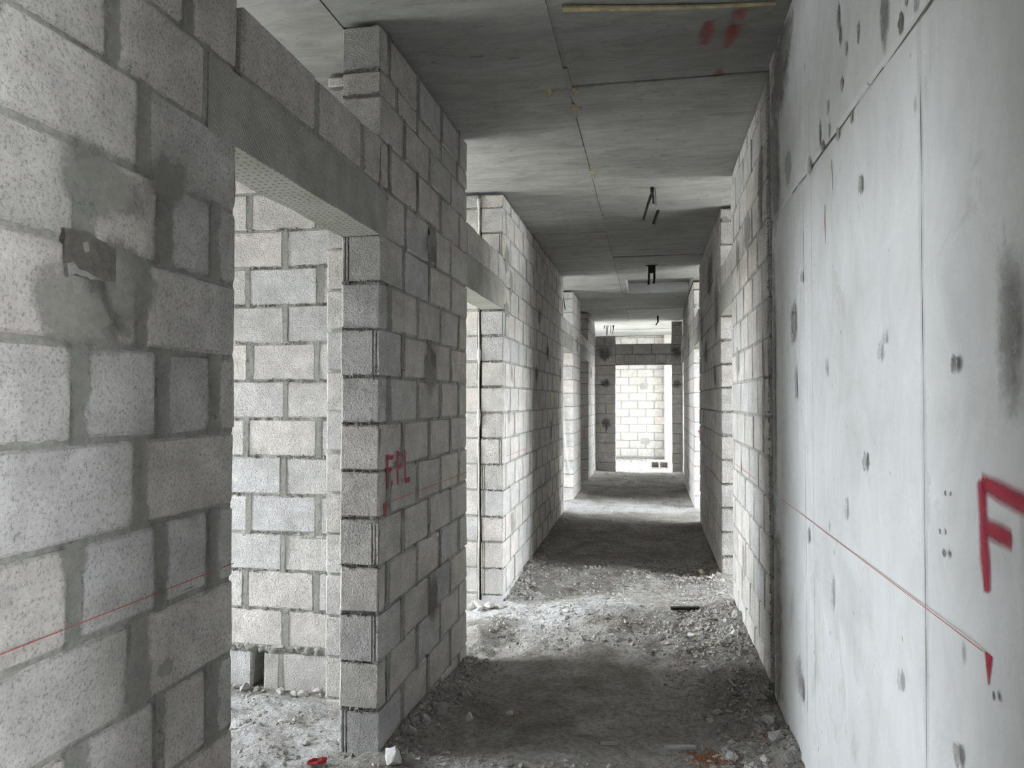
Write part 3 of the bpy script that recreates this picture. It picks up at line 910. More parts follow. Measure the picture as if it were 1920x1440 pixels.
patch(w_near, 1.40, 1.72, 0.10, 0.11, 12, M_SMEAR2)
patch(w_near, 1.34, 1.93, 0.13, 0.07, 9, M_SMEAR2)
patch(w_near, 1.55, 2.0, 0.06, 0.06, 19, M_SMEAR2)
patch(w_near, 1.56, 0.86, 0.03, 0.02, 29, M_SMEAR2)
for (y, z, ry, rz) in ((3.725, 2.25, .045, .06), (3.72, 1.70, .045, .05)):
    filled_hole(w_pier, [(y - ry, z + rz), (y, z + rz * .7), (y + ry, z + rz * .35), (y + ry, z - rz), (y, z - rz * .8), (y - ry, z - rz * .6)], M_DARK)
patch(w_pier, 3.66, 1.64, 0.11, 0.12, 8, M_SMEAR)
patch(w_pier, 3.69, 2.30, 0.09, 0.10, 18, M_SMEAR)
patch(w_pier, 3.73, 0.455, 0.085, 0.13, 6, M_STAIN)
for (y, z, a, b, sd) in ((5.93, 2.45, .06, .10, 1), (5.95, 1.70, .05, .08, 2), (5.98, 0.46, .06, .10, 3), (5.85, 1.35, .04, .05, 4), (8.1, 2.0, .12, .10, 5), (8.4, 1.15, .08, .12, 6), (9.3, 1.8, .10, .14, 7), (9.45, 0.9, .1, .1, 8), (7.5, 2.35, .12, .09, 11), (7.3, 1.75, .1, .08, 12), (5.75, 2.6, .1, .12, 13), (5.72, 2.2, .1, .06, 14)):
    patch(w_long, y, z, a, b, sd, M_STAIN if sd in (5, 7, 8, 11, 12) else M_SMEAR)
for (y, z, a, b, sd) in ((5.10, 2.42, .08, .12, 1), (5.15, 1.74, .08, .09, 2), (4.90, 0.46, .06, .12, 3), (4.0, 1.55, .04, .3, 4), (4.05, 2.6, .1, .25, 5), (4.6, 2.5, .15, .1, 6)):
    patch(w_r1, -y, z, a, b, sd, M_STAIN if sd in (1, 5) else M_SMEAR)
for (y, z, a, b, sd) in ((6.75, 2.25, .2, .25, 1), (8.0, 2.0, .2, .14, 2), (6.9, 1.7, .16, .12, 3), (8.6, 2.3, .2, .2, 4), (7.4, 2.7, .3, .2, 5)):
    patch(w_r2, -y, z, a, b, sd, M_STAIN, 0.006)
for wl, x, z, a, b, sd in ((end_l, -0.93, 2.42, .13, .14, 1), (end_l, -0.91, 1.82, .10, .09, 2), (end_r, 0.53, 2.45, .10, .12, 3), (end_r, .53, 1.8, .08, .09, 4), (end_l, -.9, 1.0, .1, .12, 8)):
    patch(wl, x, z, a, b, sd, M_STAIN, .007)
patch(w_far, -0.16, 1.83, .075, .06, 5, M_MORTAR, .012, square=.3); patch(w_far, -0.12, 0.45, .085, .06, 6, M_MORTAR, .012, square=.3)
patch(w_fourth, 14.2, 2.0, .15, .12, 3, M_STAIN, .007); patch(w_r3, -11.5, 2.3, .25, .2, 3, M_STAIN, .007); patch(w_third, 11.5, 2.35, .15, .12, 3, M_SMEAR, .007)
# chips, scuffs and grime on the cast concrete wall
def cpatch(y, z, ry, rz, seed, mat, lift=0.0025, name='concrete_chip'):
    o = patch(w_conc, -y, z, ry, rz, seed, mat, lift, name=name)
    o.location = (XR - 0.0035, 0, 0); o.rotation_euler = (0, 0, -pi / 2)
M_CHIP = mat_smear('chip_grey_concrete', (0.22, 0.22, 0.205), (0.46, 0.455, 0.43), 0.85, 75, (0.3, 0.85))
M_GRIME = mat_smear('brown_grime', (0.20, 0.195, 0.175), (0.34, 0.335, 0.31), 0.7, 9, (0.25, 1.0))
M_PIT = mat_smear('dark_pitting', (0.13, 0.13, 0.12), (0.26, 0.255, 0.24), 0.9, 90, (0.3, 0.8))
for (y, z, ry, rz, mt) in ((3.249, 2.471, .07, .07, 2), (3.164, 1.80, .06, .075, 0), (3.17, 1.815, .03, .03, 1), (3.17, 1.785, .03, .025, 1), (3.12, 1.555, .02, .06, 0), (3.11, 1.52, .02, .03, 2), (2.602, 1.59, .014, .03, 2), (2.02, 1.606, .016, .026, 2), (1.98, 1.64, .01, .02, 2),
                           (1.55, 1.556, .017, .017, 1), (2.175, 2.082, .02, .028, 0), (1.965, 2.41, .012, .03, 0), (2.396, 2.666, .012, .04, 1), (2.38, 2.60, .014, .03, 1), (2.179, 2.509, .014, .03, 0),
                           (2.308, 2.525, .012, .022, 0), (2.36, 2.44, .018, .02, 0), (2.164, 1.316, .018, .024, 0), (2.996, 1.957, .014, .02, 0), (2.365, 1.148, .016, .02, 2), (2.36, 1.18, .01, .014, 2), (2.539, 0.866, .02, .05, 2), (3.12, 0.40, .06, .07, 2), (3.05, 0.36, .03, .05, 0),
                           (1.891, 0.825, .016, .026, 2), (1.563, 0.804, .017, .022, 0), (2.661, 2.396, .012, .05, 0), (2.544, 2.442, .008, .024, 0), (2.53, 2.36, .01, .025, 0), (2.26, 2.30, .012, .02, 0), (2.42, 2.31, .016, .022, 0), (2.62, 2.34, .016, .02, 1), (2.83, 2.34, .03, .03, 0), (1.83, 2.36, .02, .025, 1), (1.79, 2.40, .012, .025, 0), (1.73, 2.36, .012, .02, 0),
                           (2.9, .98, .012, .03, 0), (1.40, .98, .006, .008, 1), (1.60, 1.30, .006, .006, 1), (1.63, 1.22, .006, .006, 1), (1.61, 1.18, .01, .008, 1)):
    cpatch(y, z, ry, rz, y * 31 + z * 17, [M_CHIP, M_PIT, M_PALE][mt])
for (y, z, ry, rz, mt) in ((3.45, 2.95, .22, .22, 1), (3.62, 2.6, .14, .40, 1), (3.3, 3.0, .2, .12, 2), (3.62, 0.5, .10, .5, 1), (3.66, 1.5, .06, .8, 1), (1.325, 1.60, .045, .12, 1), (1.95, 2.44, .035, .08, 1), (2.05, 2.75, .05, .12, 1)):
    cpatch(y, z, ry, rz, y * 3 + z, [M_CHIP, M_GRIME, M_PALE][mt], name='grime_stain')

# ------------------------------------------------------------------ mortar crumbs squeezed out of the bed joints
def crumbs(parent, lines, n_per_m, size, seed):
    rr = random.Random(seed)
    V, F = [], []
    fc = [(0, 2, 4), (2, 1, 4), (1, 3, 4), (3, 0, 4), (2, 0, 5), (1, 2, 5), (3, 1, 5), (0, 3, 5)]
    for (p0, p1, nrm) in lines:
        p0, p1, nrm = Vector(p0), Vector(p1), Vector(nrm)
        for _ in range(int((p1 - p0).length * n_per_m)):
            t = rr.random()
            if N3(t * 9, p0.z * 7, seed) < -0.15: continue
            c = p0.lerp(p1, t) + Vector((0, 0, rr.gauss(0, .005))) + nrm * rr.uniform(-.004, .003)
            sz = size * rr.uniform(.4, 1.2)
            o = len(V)
            for d in ((1, 0, 0), (-1, 0, 0), (0, 1, 0), (0, -1, 0), (0, 0, 1), (0, 0, -1)):
                V.append(tuple(c + Vector(d) * sz * rr.uniform(.6, 1.3) + Vector((rr.uniform(-.4, .4), rr.uniform(-.4, .4), rr.uniform(-.4, .4))) * sz))
            F += [tuple(i + o for i in q) for q in fc]
    tag(obj('mortar_crumbs', mesh('mortar_crumbs', V, F, M_MORTAR), parent), kind='stuff')
crumbs(w_pier, [((2.953, .004, -.015 + .2 * k), (2.953, TH - .004, -.015 + .2 * k), (-1, 0, 0)) for k in range(0, 12)] + [((2.953, .004, z), (2.953, TH - .004, z), (-1, 0, 0)) for z in (2.6, 2.785, 2.893)], 330, .0052, 1)
crumbs(w_long, [((5.6, .004, -.015 + .2 * k), (5.6, TH - .004, -.015 + .2 * k), (-1, 0, 0)) for k in range(0, 15)], 220, .006, 2)
crumbs(w_back, [((-2.4, 0, -.015 + .2 * k), (-1.55, 0, -.015 + .2 * k), (0, -1, 0)) for k in range(2, 13)] + [((-2.4, -.006, .18), (-1.55, -.006, .18), (0, -1, 0))] * 3, 130, .0058, 3)
crumbs(w_r2, [((-6.38, .004, -.015 + .2 * k), (-6.38, TH - .004, -.015 + .2 * k), (1, 0, 0)) for k in range(0, 15)], 160, .007, 4)
crumbs(w_r1, [((-3.847, .0, z0_), (-3.847, .0, z0_ + .2), (1, 0, 0)) for z0_ in [.2 * k for k in range(0, 15)]], 120, .005, 6)

# ------------------------------------------------------------------ painted marks
def stroke(parent, name, pts, widths, to_local, mat, soft=0.45, lift=0.0045):
    """soft-edged paint stroke along pts (2-D wall coordinates)"""
    V, F, C = [], [], []
    n = len(pts)
    prof = ((-1 - soft, 0.0), (-0.6, 0.85), (0, 1.0), (0.6, 0.85), (1 + soft, 0.0))
    P = [Vector(p) for p in pts]
    # extra end points so the ends fade too
    d0 = (P[0] - P[1]).normalized(); d1 = (P[-1] - P[-2]).normalized()
    P = [P[0] + d0 * widths[0] * soft * .6] + P + [P[-1] + d1 * widths[-1] * soft * .6]
    Wd = [widths[0]] + list(widths) + [widths[-1]]
    en = [0.0] + [1.0] * n + [0.0]
    for i, p in enumerate(P):
        t = (P[min(i + 1, len(P) - 1)] - P[max(i - 1, 0)]).normalized()
        nrm = Vector((-t.y, t.x))
        for s, c in prof:
            q = p + nrm * s * Wd[i] / 2
            V.append(to_local(q.x, q.y, lift)); C.append(c * en[i])
    k = len(prof)
    for i in range(len(P) - 1):
        for j in range(k - 1): F.append((i * k + j, i * k + j + 1, (i + 1) * k + j + 1, (i + 1) * k + j))
    m = mesh(name, V, F, mat)
    at = m.attributes.new('cover', 'FLOAT', 'POINT')
    for i, c in enumerate(C): at.data[i].value = c
    return obj(name, m, parent)
onC = lambda y, z, l: (XR - 0.002 - conc_face(y, z), y, z)
a = stroke(w_conc, 'painted_letter_stroke', [(1.455, 1.335), (1.452, 1.27), (1.446, 1.20), (1.441, 1.15)], (.031, .026, .034, .022), onC, M_RED, soft=.6)
a['label'] = 'red spray-painted letter F'
stroke(w_conc, 'painted_letter_stroke', [(1.448, 1.338), (1.39, 1.330), (1.33, 1.322), (1.25, 1.316)], (.026, .031, .031, .029), onC, M_RED, soft=.6)
stroke(w_conc, 'painted_letter_stroke', [(1.436, 1.260), (1.39, 1.257), (1.352, 1.255)], (.028, .031, .028), onC, M_RED, soft=.6)
stroke(w_conc, 'painted_arrow', [(1.437, 1.038), (1.438, 1.015), (1.439, 0.985)], (.036, .022, .004), onC, M_RED, soft=.12)
stroke(w_conc, 'faded_mark', [(2.52, 2.26), (2.51, 2.21), (2.51, 2.16)], (.008, .012, .005), onC, M_REDF)
stroke(w_conc, 'faded_mark', [(2.62, 2.14), (2.62, 2.08), (2.615, 2.01)], (.008, .014, .005), onC, M_REDF)
onP = lambda y, z, l: (y, -l, z)
for pts, wd in (([(3.035, 1.245), (3.035, 1.18), (3.037, 1.105)], (.020, .018, .016)), ([(3.04, 1.236), (3.105, 1.232)], (.02, .018)), ([(3.04, 1.185), (3.085, 1.182)], (.018, .015)),
                ([(3.165, 1.255), (3.166, 1.19), (3.168, 1.105)], (.018, .018, .014)), ([(3.17, 1.24), (3.225, 1.235)], (.016, .014)), ([(3.17, 1.19), (3.21, 1.187)], (.016, .014)),
                ([(3.265, 1.248), (3.266, 1.18), (3.268, 1.115)], (.018, .018, .018)), ([(3.27, 1.112), (3.335, 1.112)], (.022, .02)),
                ([(3.09, 1.128), (3.095, 1.112)], (.02, .016)), ([(3.225, 1.125), (3.23, 1.112)], (.018, .014)),
                ([(3.012, 1.035), (3.012, 1.015), (3.012, .985)], (.05, .034, .006))):
    stroke(w_pier, 'painted_letter_stroke', pts, wd, onP, M_RED, soft=.5, lift=0.006)['label'] = 'red spray-painted survey lettering'
onE = lambda y, z, l: (y, -l, z)
# little red arrow on the end of the far right wall (local x = -10.29 face): laid on its near end
v = [(-10.288 + 0.006, 0.05, 1.075), (-10.288 + 0.006, 0.135, 1.075), (-10.288 + 0.006, 0.095, 0.985)]
m = mesh('painted_arrow', v, [(0, 1, 2)], M_RED)
at = m.attributes.new('cover', 'FLOAT', 'POINT')
for d in at.data: d.value = 1.0
obj('painted_arrow', m, w_r3)
# red marks on the ceiling
onK = lambda x, y, l: (x, y, ZC - 0.006 - l)
for pts, wd in (([(0.252, 3.22), (0.250, 3.33), (0.245, 3.42)], (.03, .045, .03)), ([(0.372, 3.155), (0.368, 3.22)], (.04, .035)), ([(0.362, 3.28), (0.355, 3.37), (0.348, 3.47)], (.045, .05, .02)), ([(0.335, 3.70), (0.345, 3.76)], (.02, .05))):
    stroke(ceil, 'painted_mark', pts, wd, onK, M_REDF, soft=.8)
# red chalk level lines
def chalk(parent, f, u0, u1, z, w=0.0022, gaps=()):
    n = max(2, int((u1 - u0) / 0.05))
    V, F = [], []
    for i in range(n + 1):
        u = u0 + (u1 - u0) * i / n
        V += [f(u, z - w / 2, .0042), f(u, z + w / 2, .0042)]
    for i in range(n):
        F.append((i * 2, i * 2 + 2, i * 2 + 3, i * 2 + 1))
    obj('chalk_line', mesh('chalk_line', V, F, M_CHALK), parent)['label'] = 'thin red chalk level line'
chalk(w_near, onP, 0.8, 1.845, 1.041)
chalk(w_pier, onP, 3.02, 4.447, 1.040, 0.003)
chalk(w_conc, lambda y, z, l: (XR - 0.0055, y, z), 1.44, 3.5, 1.042)
chalk(w_r1, lambda u, z, l: (-u, -l, z), 4.3, 5.5, 1.042, .003)
chalk(w_long, onP, 5.7, 6.6, 1.042, .004)

# pale cement run down the joint at the long wall end
def drip(parent, f, z0, z1, r, seed, name='cement_drip'):
    n = int((z1 - z0) / 0.025)
    V, F = [], []
    for i in range(n + 1):
        z = z0 + (z1 - z0) * i / n
        rr = r * (1 + 0.8 * max(-.6, N3(z * 9, seed, 0)) + (1.2 if N3(z * 4.1, seed, 7) > .33 else 0))
        cx = 0.006 * N3(z * 3, seed, 3)
        for k in range(6):
            a = 2 * pi * k / 6
            V.append(f(cx + rr * cos(a), rr * .8 * sin(a), z))
    for i in range(n):
        for k in range(6): F.append((i * 6 + k, i * 6 + (k + 1) % 6, i * 6 + 6 + (k + 1) % 6, i * 6 + 6 + k))
    F += [tuple(range(6))[::-1], tuple(range(n * 6, n * 6 + 6))]
    return obj(name, mesh(name, V, F, M_WHITE, True), parent)
d = drip(w_x2, lambda a, b, z: (-1.311 + a, -0.004 + b, z), -0.06, 2.17, 0.006, 3)
d['label'] = 'pale cement run down the joint'
drip(w_x2, lambda a, b, z: (-1.311 + a, -0.004 + b, z), 2.63, 3.06, 0.012, 5)

# ------------------------------------------------------------------ things: conduits, cord, rods
def tube(name, pts, r, mat, parent=None, seg=10, caps=True):
    P = [Vector(p) for p in pts]
    V, F = [], []
    for i, p in enumerate(P):
        t = (P[min(i + 1, len(P) - 1)] - P[max(0, i - 1)]).normalized()
        a = t.cross(Vector((0, 1, 0)))
        if a.length < 1e-3: a = t.cross(Vector((1, 0, 0)))
        a.normalize(); b = t.cross(a)
        rr = r[i] if isinstance(r, (list, tuple)) else r
        for k in range(seg):
            q = 2 * pi * k / seg
            V.append(tuple(p + a * cos(q) * rr + b * sin(q) * rr))
    for i in range(len(P) - 1):
        for k in range(seg): F.append((i * seg + k, i * seg + (k + 1) % seg, (i + 1) * seg + (k + 1) % seg, (i + 1) * seg + k))
    if caps: F += [tuple(range(seg))[::-1], tuple(range((len(P) - 1) * seg, len(P) * seg))]
    return obj(name, mesh(name, V, F, mat, True), parent)
def empty(name, loc):
    o = bpy.data.objects.new(name, None); COL.objects.link(o); o.location = loc; o.empty_display_size = .05
    return o
c1 = empty('conduit_stub', (0.02, 5.70, ZC))
tag(c1, 'forked black conduit stub hanging from the ceiling, nearest of the three', 'conduit', 'black conduit stubs on the ceiling')
tube('socket', [(0.0, 0, 0.004), (0.001, 0, -0.075)], 0.015, M_BLACK, c1)
tube('pipe', [(-0.008, 0.0, -0.06), (-0.028, 0.0, -0.12), (-0.068, 0.0, -0.25)], 0.0105, M_BLACK, c1)
tube('pipe', [(0.009, 0.0, -0.06), (0.010, 0, -0.13)], 0.0095, M_BLACK, c1)
tube('wire', [(0.02, 0.0, -0.01), (0.028, 0, -0.09), (0.028, 0, -0.15)], 0.003, M_BLACK, c1)
c1b = empty('conduit_pipe', (0.075, 6.43, ZC))
tag(c1b, 'short slanting black pipe poking from the ceiling behind the forked conduit', 'conduit', 'black conduit stubs on the ceiling')
tube('pipe', [(0.0, 0, 0.004), (-0.018, 0, -0.05), (-0.042, 0, -0.115)], 0.015, M_BLACK, c1b)
c2 = empty('conduit_stub', (0.025, 9.03, ZC))
tag(c2, 'squat black conduit stub with two legs, hanging midway along the ceiling', 'conduit', 'black conduit stubs on the ceiling')
obj('flange', box_mesh('flange', -0.07, 0.07, -0.04, 0.04, -0.012, 0.0, M_BLACK), c2)
obj('socket', box_mesh('socket', -0.045, 0.042, -0.03, 0.03, -0.10, -0.01, M_BLACK), c2)
tube('pipe', [(-0.035, 0, -0.09), (-0.040, 0, -0.235)], 0.013, M_BLACK, c2)
tube('pipe', [(0.028, 0, -0.09), (0.03, 0, -0.15), (0.022, 0, -0.225)], 0.014, M_BLACK, c2)
c3 = empty('conduit_stub', (0.146, 14.5, ZC))
tag(c3, 'small bent black conduit stub near the end wall, farthest of the three', 'conduit', 'black conduit stubs on the ceiling')
tube('socket', [(0, 0, 0.004), (0.005, 0, -0.13)], 0.017, M_BLACK, c3)
tube('pipe', [(0.0, 0, -0.12), (-0.035, 0, -0.185)], 0.011, M_BLACK, c3)
for i, (px, l, dx) in enumerate(((-0.98, .07, -.005), (-0.94, .24, .012), (-0.90, .22, -.028), (-0.84, .16, -.005), (-0.775, .20, -.035), (-.80, .09, .02))):
    r_ = tube('hanging_rod', [(0, 0, 0.004), (dx * .4, 0, -l * .5), (dx, 0, -l)], 0.008, M_BLACK)
    r_.location = (px, 16.2, ZC)
    tag(r_, 'thin dark rod hanging from the bright ceiling beyond the end doorway', 'rod', 'dark rods on the ceiling of the room beyond')
cord = tube('white_cord', [(-1.275, 10.89, 1.52), (-1.255, 10.885, 1.1), (-1.22, 10.88, .7), (-1.155, 10.87, .34)], 0.0055, M_WHITE, seg=6)
tag(cord, 'thin white cord slanting down the end of the third wall', 'cord')
cord.location = (0, 0, 0)
tie = tube('bent_tie', [(-1.27, 10.885, 3.05), (-1.25, 10.87, 2.93), (-1.235, 10.865, 2.82)], 0.008, M_BLACK, seg=6)
tag(tie, 'dark bent wire at the top of the third wall end', 'wire')

# ------------------------------------------------------------------ loose things on the floor
def rock_mesh(seed, sx, sy, sz, mat, sub=2):
    bm = bmesh.new()
    bmesh.ops.create_icosphere(bm, subdivisions=sub, radius=1.0)
    planes = None
    for v in bm.verts:
        d = v.co.normalized()
        r = 1 + 0.35 * N3(d.x * 1.4 + seed, d.y * 1.4, d.z * 1.4) + 0.14 * N3(d.x * 4, d.y * 4 + seed, d.z * 4)
        # facets: clip against a few random planes
        rr = random.Random(seed)
        p = d * r
        for _ in range(9):
            nn = Vector((rr.uniform(-1, 1), rr.uniform(-1, 1), rr.uniform(-1, 1))).normalized()
            e = p.dot(nn) - rr.uniform(0.45, 0.75)
            if e > 0: p -= nn * e
        v.co = Vector((p.x * sx, p.y * sy, p.z * sz))
    m = bpy.data.meshes.new('rubble_stone'); bm.to_mesh(m); bm.free()
    m.materials.append(mat)
    return m
def stone(x, y, s, seed, label, mat=None, flat=.7, group=None, name='rubble_stone'):
    rr = random.Random(seed * 13 + 1)
    m = rock_mesh(seed, s * rr.uniform(.8, 1.2), s * rr.uniform(.7, 1.05), s * flat, mat or M_STONE)
    o = obj(name, m, None, (x, y, floor_h(x, y) + s * flat * 0.48), (0, 0, rr.uniform(0, 6.28)))
    tag(o, label, 'stone', group)
    return o
G1 = 'loose stones on the passage floor'
stone(-1.035, 2.905, .045, 3, 'white broken stone at the foot of the red-lettered pier corner', M_STONEW, .95, G1)
stone(-0.985, 2.93, .030, 33, 'small grey stone leaning on the white stone by the pier corner', None, .8, G1)
stone(-1.02, 3.30, .038, 5, 'pale stone lowest in the little heap along the pier foot', None, .8, G1)
stone(-0.99, 3.43, .052, 6, 'largest grey stone in the heap along the pier foot', None, .75, G1)
stone(-0.83, 3.36, .026, 7, 'small pointed pale stone beside the heap along the pier', M_STONEW, 1.1, G1)
stone(-0.66, 3.45, .028, 8, 'small whitish stone with a brown stain near the pier heap', M_STONEW, .7, G1)
stone(-1.05, 3.15, .036, 9, 'rounded grey stone nearest the pier corner in the dark', None, .8, G1)
stone(-0.93, 3.72, .03, 10, 'dark stone farther along the pier foot', None, .7, G1)
stone(0.50, 3.44, .038, 11, 'white flaked stone at the foot of the concrete wall', M_STONEW, .7, G1)
stone(0.505, 3.27, .040, 12, 'large pale stone below the white flake by the concrete wall', None, .8, G1)
stone(0.32, 3.17, .030, 13, 'round pale stone beside the reddish sawdust', M_STONEW, .9, G1)
stone(0.44, 3.10, .028, 14, 'grey stone nearest the viewer at the concrete wall foot', None, .8, G1)
stone(0.30, 3.62, .034, 15, 'flat brown pebble alone in the dark middle of the floor', None, .3, G1)
stone(0.545, 5.02, .055, 16, 'big grey stone at the foot of the bright block wall', None, .8, G1)
stone(0.49, 4.66, .036, 17, 'pale yellowish stone on the gravel by the bright block wall', M_STONEW, .7, G1)
stone(0.47, 4.98, .022, 18, 'tiny white stone next to the big grey stone', M_STONEW, .8, G1)
stone(0.25, 4.80, .03, 19, 'flat pale stone in the gravel in front of the bright wall', M_STONEW, .5, G1)
stone(-0.60, 5.30, .026, 20, 'small round pebble alone on the smooth bright floor patch', M_STONEW, .8, G1)
stone(-0.58, 5.16, .024, 21, 'dark pebble just in front of the round one on the bright floor', None, .7, G1)
stone(-0.57, 4.70, .03, 22, 'lone stone on the bright floor past the pier', None, .6, G1)
stone(0.43, 6.53, .034, 23, 'yellowish stone at the foot of the shaded wall end', mat_simple('yellow_stone', (.62, .58, .38), .1, 20), .7, G1)
# rubble heap at the foot of the long wall end: lumps of cement
for i, (x, y, s) in enumerate(((-1.30, 5.53, .06), (-1.21, 5.50, .05), (-1.36, 5.50, .05), (-1.26, 5.45, .04), (-1.12, 5.52, .035))):
    stone(x, y, s, 40 + i, ['biggest cement lump under the pale drip', 'cement lump on the corner side of the heap under the drip', 'cement lump on the room side of the heap under the drip',
          'cement lump in front of the heap under the drip', 'little cement lump against the long wall corner'][i], M_STONE, .75, 'cement lumps under the drip', 'cement_lump')
# lumps at the foot of the back wall
for i in range(16):
    x = -2.3 + i * 0.058 + random.uniform(-.02, .02)
    stone(x, 3.55 + random.uniform(-.05, .02), random.uniform(.018, .04), 60 + i, 'small cement lump along the foot of the bright room wall', M_STONE, .75, 'cement lumps at the bright room wall', 'cement_lump')
# edge stones along the left wall
for i in range(26):
    y = random.choice([random.uniform(3.0, 4.4), random.uniform(5.6, 6.9)])
    stone(XL + random.uniform(0.03, 0.2), y, random.uniform(.012, .028), 100 + i, 'grey chip among the debris along the left wall foot' if y > 5 else 'dark chip among the debris along the pier foot', M_STONE, .7,
          'chips along the long wall foot' if y > 5 else 'chips along the pier foot', 'rubble_chip')

# stray sticks and scraps
def stick(name, label, x, y, l, w, h, rz, mat, cat):
    m = bpy.data.meshes.new(name)
    bm = bmesh.new(); bmesh.ops.create_cube(bm, size=1); bmesh.ops.scale(bm, vec=(l, w, h), verts=bm.verts)
    bmesh.ops.subdivide_edges(bm, edges=[e for e in bm.edges if abs((e.verts[0].co - e.verts[1].co).x) > l * .9], cuts=6)
    bmesh.ops.bevel(bm, geom=bm.edges[:], offset=min(w, h) * .12, segments=1, affect='EDGES')
    for v in bm.verts:
        v.co.z += .08 * h * N3(v.co.x * 20, 1, x) + 0.15 * h * (v.co.x / l); v.co.y += .12 * w * N3(v.co.x * 14, y, 2)
    bm.to_mesh(m); bm.free(); m.materials.append(mat)
    zs = max(floor_h(x + cos(rz) * t * l, y + sin(rz) * t * l) for t in (-.45, -.2, 0, .2, .45))
    return tag(obj(name, m, None, (x, y, zs + h * .5), (0, 0, rz)), label, cat)
stick('pipe_offcut', 'dark flat strip of plastic lying on the bright floor', 0.235, 5.36, .20, .035, .02, .12, M_BLACK, 'offcut')
stick('batten_offcut', 'pale grey batten lying beside the reddish sawdust', 0.12, 3.245, .13, .022, .012, .18, M_STRIP, 'offcut')
stick('wood_sliver', 'thin pale splinter on the dark floor edge', -0.18, 3.235, .075, .012, .012, .1, M_STRIP, 'sliver')
stick('wood_sliver', 'light splinter pointing down the passage on the bright floor', 0.13, 4.95, .26, .014, .006, 1.5, M_CRUMB, 'sliver')
# crumpled star shaped scrap
V, F = [(0, 0, .03)], []
for i in range(10):
    a = 2 * pi * i / 10; r = (.055 if i % 2 == 0 else .018) * (1 + .3 * N3(i, 2, 2))
    V.append((cos(a) * r, sin(a) * r, .012 + .022 * N3(i * 1.7, 0, 0)))
V += [(x, y, z - .004) for x, y, z in V]
for i in range(10):
    a, b = 1 + i, 1 + (i + 1) % 10
    F += [(0, a, b), (11, b + 11, a + 11), (a, a + 11, b + 11, b)]
tag(obj('paper_scrap', mesh('paper_scrap', V, F, M_STONEW), None, (0.30, 4.10, floor_h(.30, 4.10) + .012)), 'crumpled star-shaped pale scrap on the gravel near the concrete wall', 'scrap')
# red wrapper scraps near the pier foot
def scrap(x, y, s, rz, seed, label):
    V, F = [], []
    n = 5
    for j in range(n):
        for i in range(n):
            V.append(((i / 4 - .5) * s, (j / 4 - .5) * s * .55, .3 * s * N3(i * .9 + seed, j * .9, 0)))
    for j in range(n - 1):
        for i in range(n - 1): F.append((j * n + i, j * n + i + 1, (j + 1) * n + i + 1, (j + 1) * n + i))
    m = mesh('red_scrap', V, F, M_REDBIT)
    o = obj('red_scrap', m, None, (x, y, floor_h(x, y) + .018), (0, 0, rz))
    md = o.modifiers.new('thickness', 'SOLIDIFY'); md.thickness = .002
    return tag(o, label, 'scrap')
scrap(-1.335, 2.83, .075, .3, 4, 'crumpled red wrapper scrap on the floor inside the first doorway')
# granular stuff
def scatter(name, label, pts, mat, cat='debris', shape=0):
    V, F = [], []
    base = [(1, 0, 0), (-1, 0, 0), (0, 1, 0), (0, -1, 0), (0, 0, 1), (0, 0, -1)]
    fc = [(0, 2, 4), (2, 1, 4), (1, 3, 4), (3, 0, 4), (2, 0, 5), (1, 2, 5), (3, 1, 5), (0, 3, 5)]
    for (x, y, s) in pts:
        a = random.uniform(0, 6.28); c, q = cos(a), sin(a)
        sx, sy, sz = s * random.uniform(.7, 1.4), s * random.uniform(.5, 1.0), s * random.uniform(.35, .9)
        z = floor_h(x, y) + sz * random.uniform(-.1, .5)
        o = len(V)
        tl = random.uniform(-.5, .5)
        for (u, v, w) in base:
            u, v, w = u * sx + random.uniform(-.3, .3) * s, v * sy + random.uniform(-.3, .3) * s, w * sz + u * tl * s
            V.append((x + u * c - v * q, y + u * q + v * c, z + w))
        F += [tuple(i + o for i in t) for t in fc]
    return tag(obj(name, mesh(name, V, F, mat)), label, cat, kind='stuff')
def rs(): return 0.003 + 0.017 * random.random() ** 3.2
pts = []
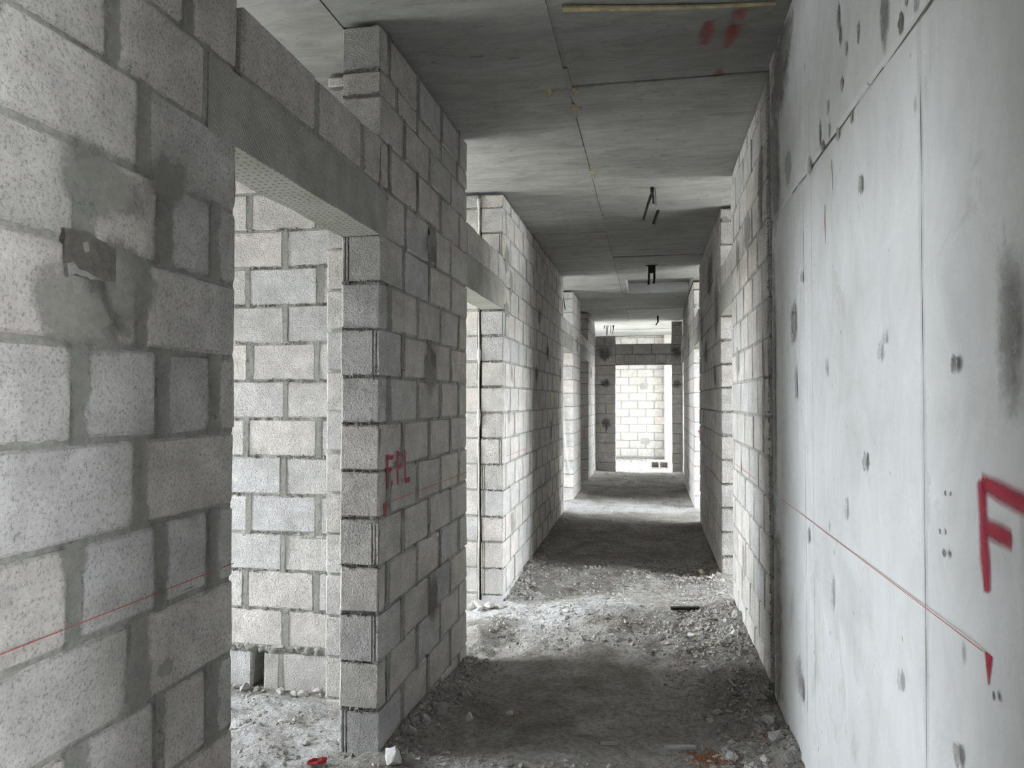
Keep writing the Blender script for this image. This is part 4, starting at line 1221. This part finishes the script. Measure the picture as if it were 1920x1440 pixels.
while len(pts) < 14000:
    r = random.random()
    if r < .34: x, y = XR - abs(random.gauss(0, .24)), random.uniform(2.9, 6.6)
    elif r < .52: x, y = XL + abs(random.gauss(0, .09)), random.choice([random.uniform(2.95, 4.45), random.uniform(5.6, 9.6)])
    elif r < .80: x, y = random.uniform(XL, XR), random.uniform(4.5, 7.0)
    elif r < .88: x, y = random.uniform(XL, XR), random.uniform(2.6, 3.05)
    elif r < .94: x, y = random.uniform(XL, XR), random.uniform(7, 15)
    else: x, y = random.uniform(-.9, .6), random.uniform(15.4, 18.6)
    if not (XL + .01 < x < XR - .01) and y < 15: continue
    pts.append((x, y, rs()))
scatter('gravel', 'loose grey gravel and cement crumbs strewn over the passage floor', pts, M_CRUMB, 'gravel')
pts = [(random.uniform(-2.5, -1.2), random.uniform(2.3, 3.55), rs() * .9) for _ in range(1500)]
scatter('rubble', 'cement crumbs strewn over the floor of the first room', pts, M_CRUMB, 'rubble')
pts = [(0.235 + random.gauss(0, .05), 3.165 + random.gauss(0, .035), random.uniform(.003, .009)) for _ in range(420)] + [(0.47 + random.gauss(0, .03), 3.30 + random.gauss(0, .03), random.uniform(.003, .007)) for _ in range(70)] \
    + [(-0.64 + random.gauss(0, .02), 3.47 + random.gauss(0, .02), random.uniform(.003, .006)) for _ in range(30)]
scatter('sawdust', 'patch of reddish brown sawdust near the concrete wall foot', pts, M_RUST, 'sawdust')
pts = [(random.uniform(-.9, .5), random.choice([18.75 - abs(random.gauss(0, .08)), random.uniform(17.2, 18.7)]), random.uniform(.008, .035)) for _ in range(260)]
scatter('debris', 'broken rubble along the foot of the white wall in the room beyond', pts, M_CRUMB, 'debris')

# ------------------------------------------------------------------ hollow block lying in the room beyond
def hollow_block(x, y, z, L, H, D, label):
    t, w = 0.033, 0.036
    xs = [-L / 2, -L / 2 + w, -w / 2, w / 2, L / 2 - w, L / 2]
    zs = [0, t, H - t, H]
    m = cell_solid('hollow_block', xs, zs, lambda i, j: not (i in (1, 3) and j == 1), lambda a, b, tt: (a, D * tt, b), D, M_BLOCK)
    o = obj('hollow_block', m, None, (x, y, z), (0, 0, radians(2)))
    # closed back web inside the cores
    obj('core_web', box_mesh('core_web', -L / 2 + .01, L / 2 - .01, D - 0.03, D - 0.012, t * .9, H - t * .9, M_BLOCK), o)
    return tag(o, label, 'block')
hollow_block(0.19, 16.25, floor_h(.19, 16.25) - .005, .40, .175, .19, 'hollow two-core concrete block lying on its side in the bright room beyond')
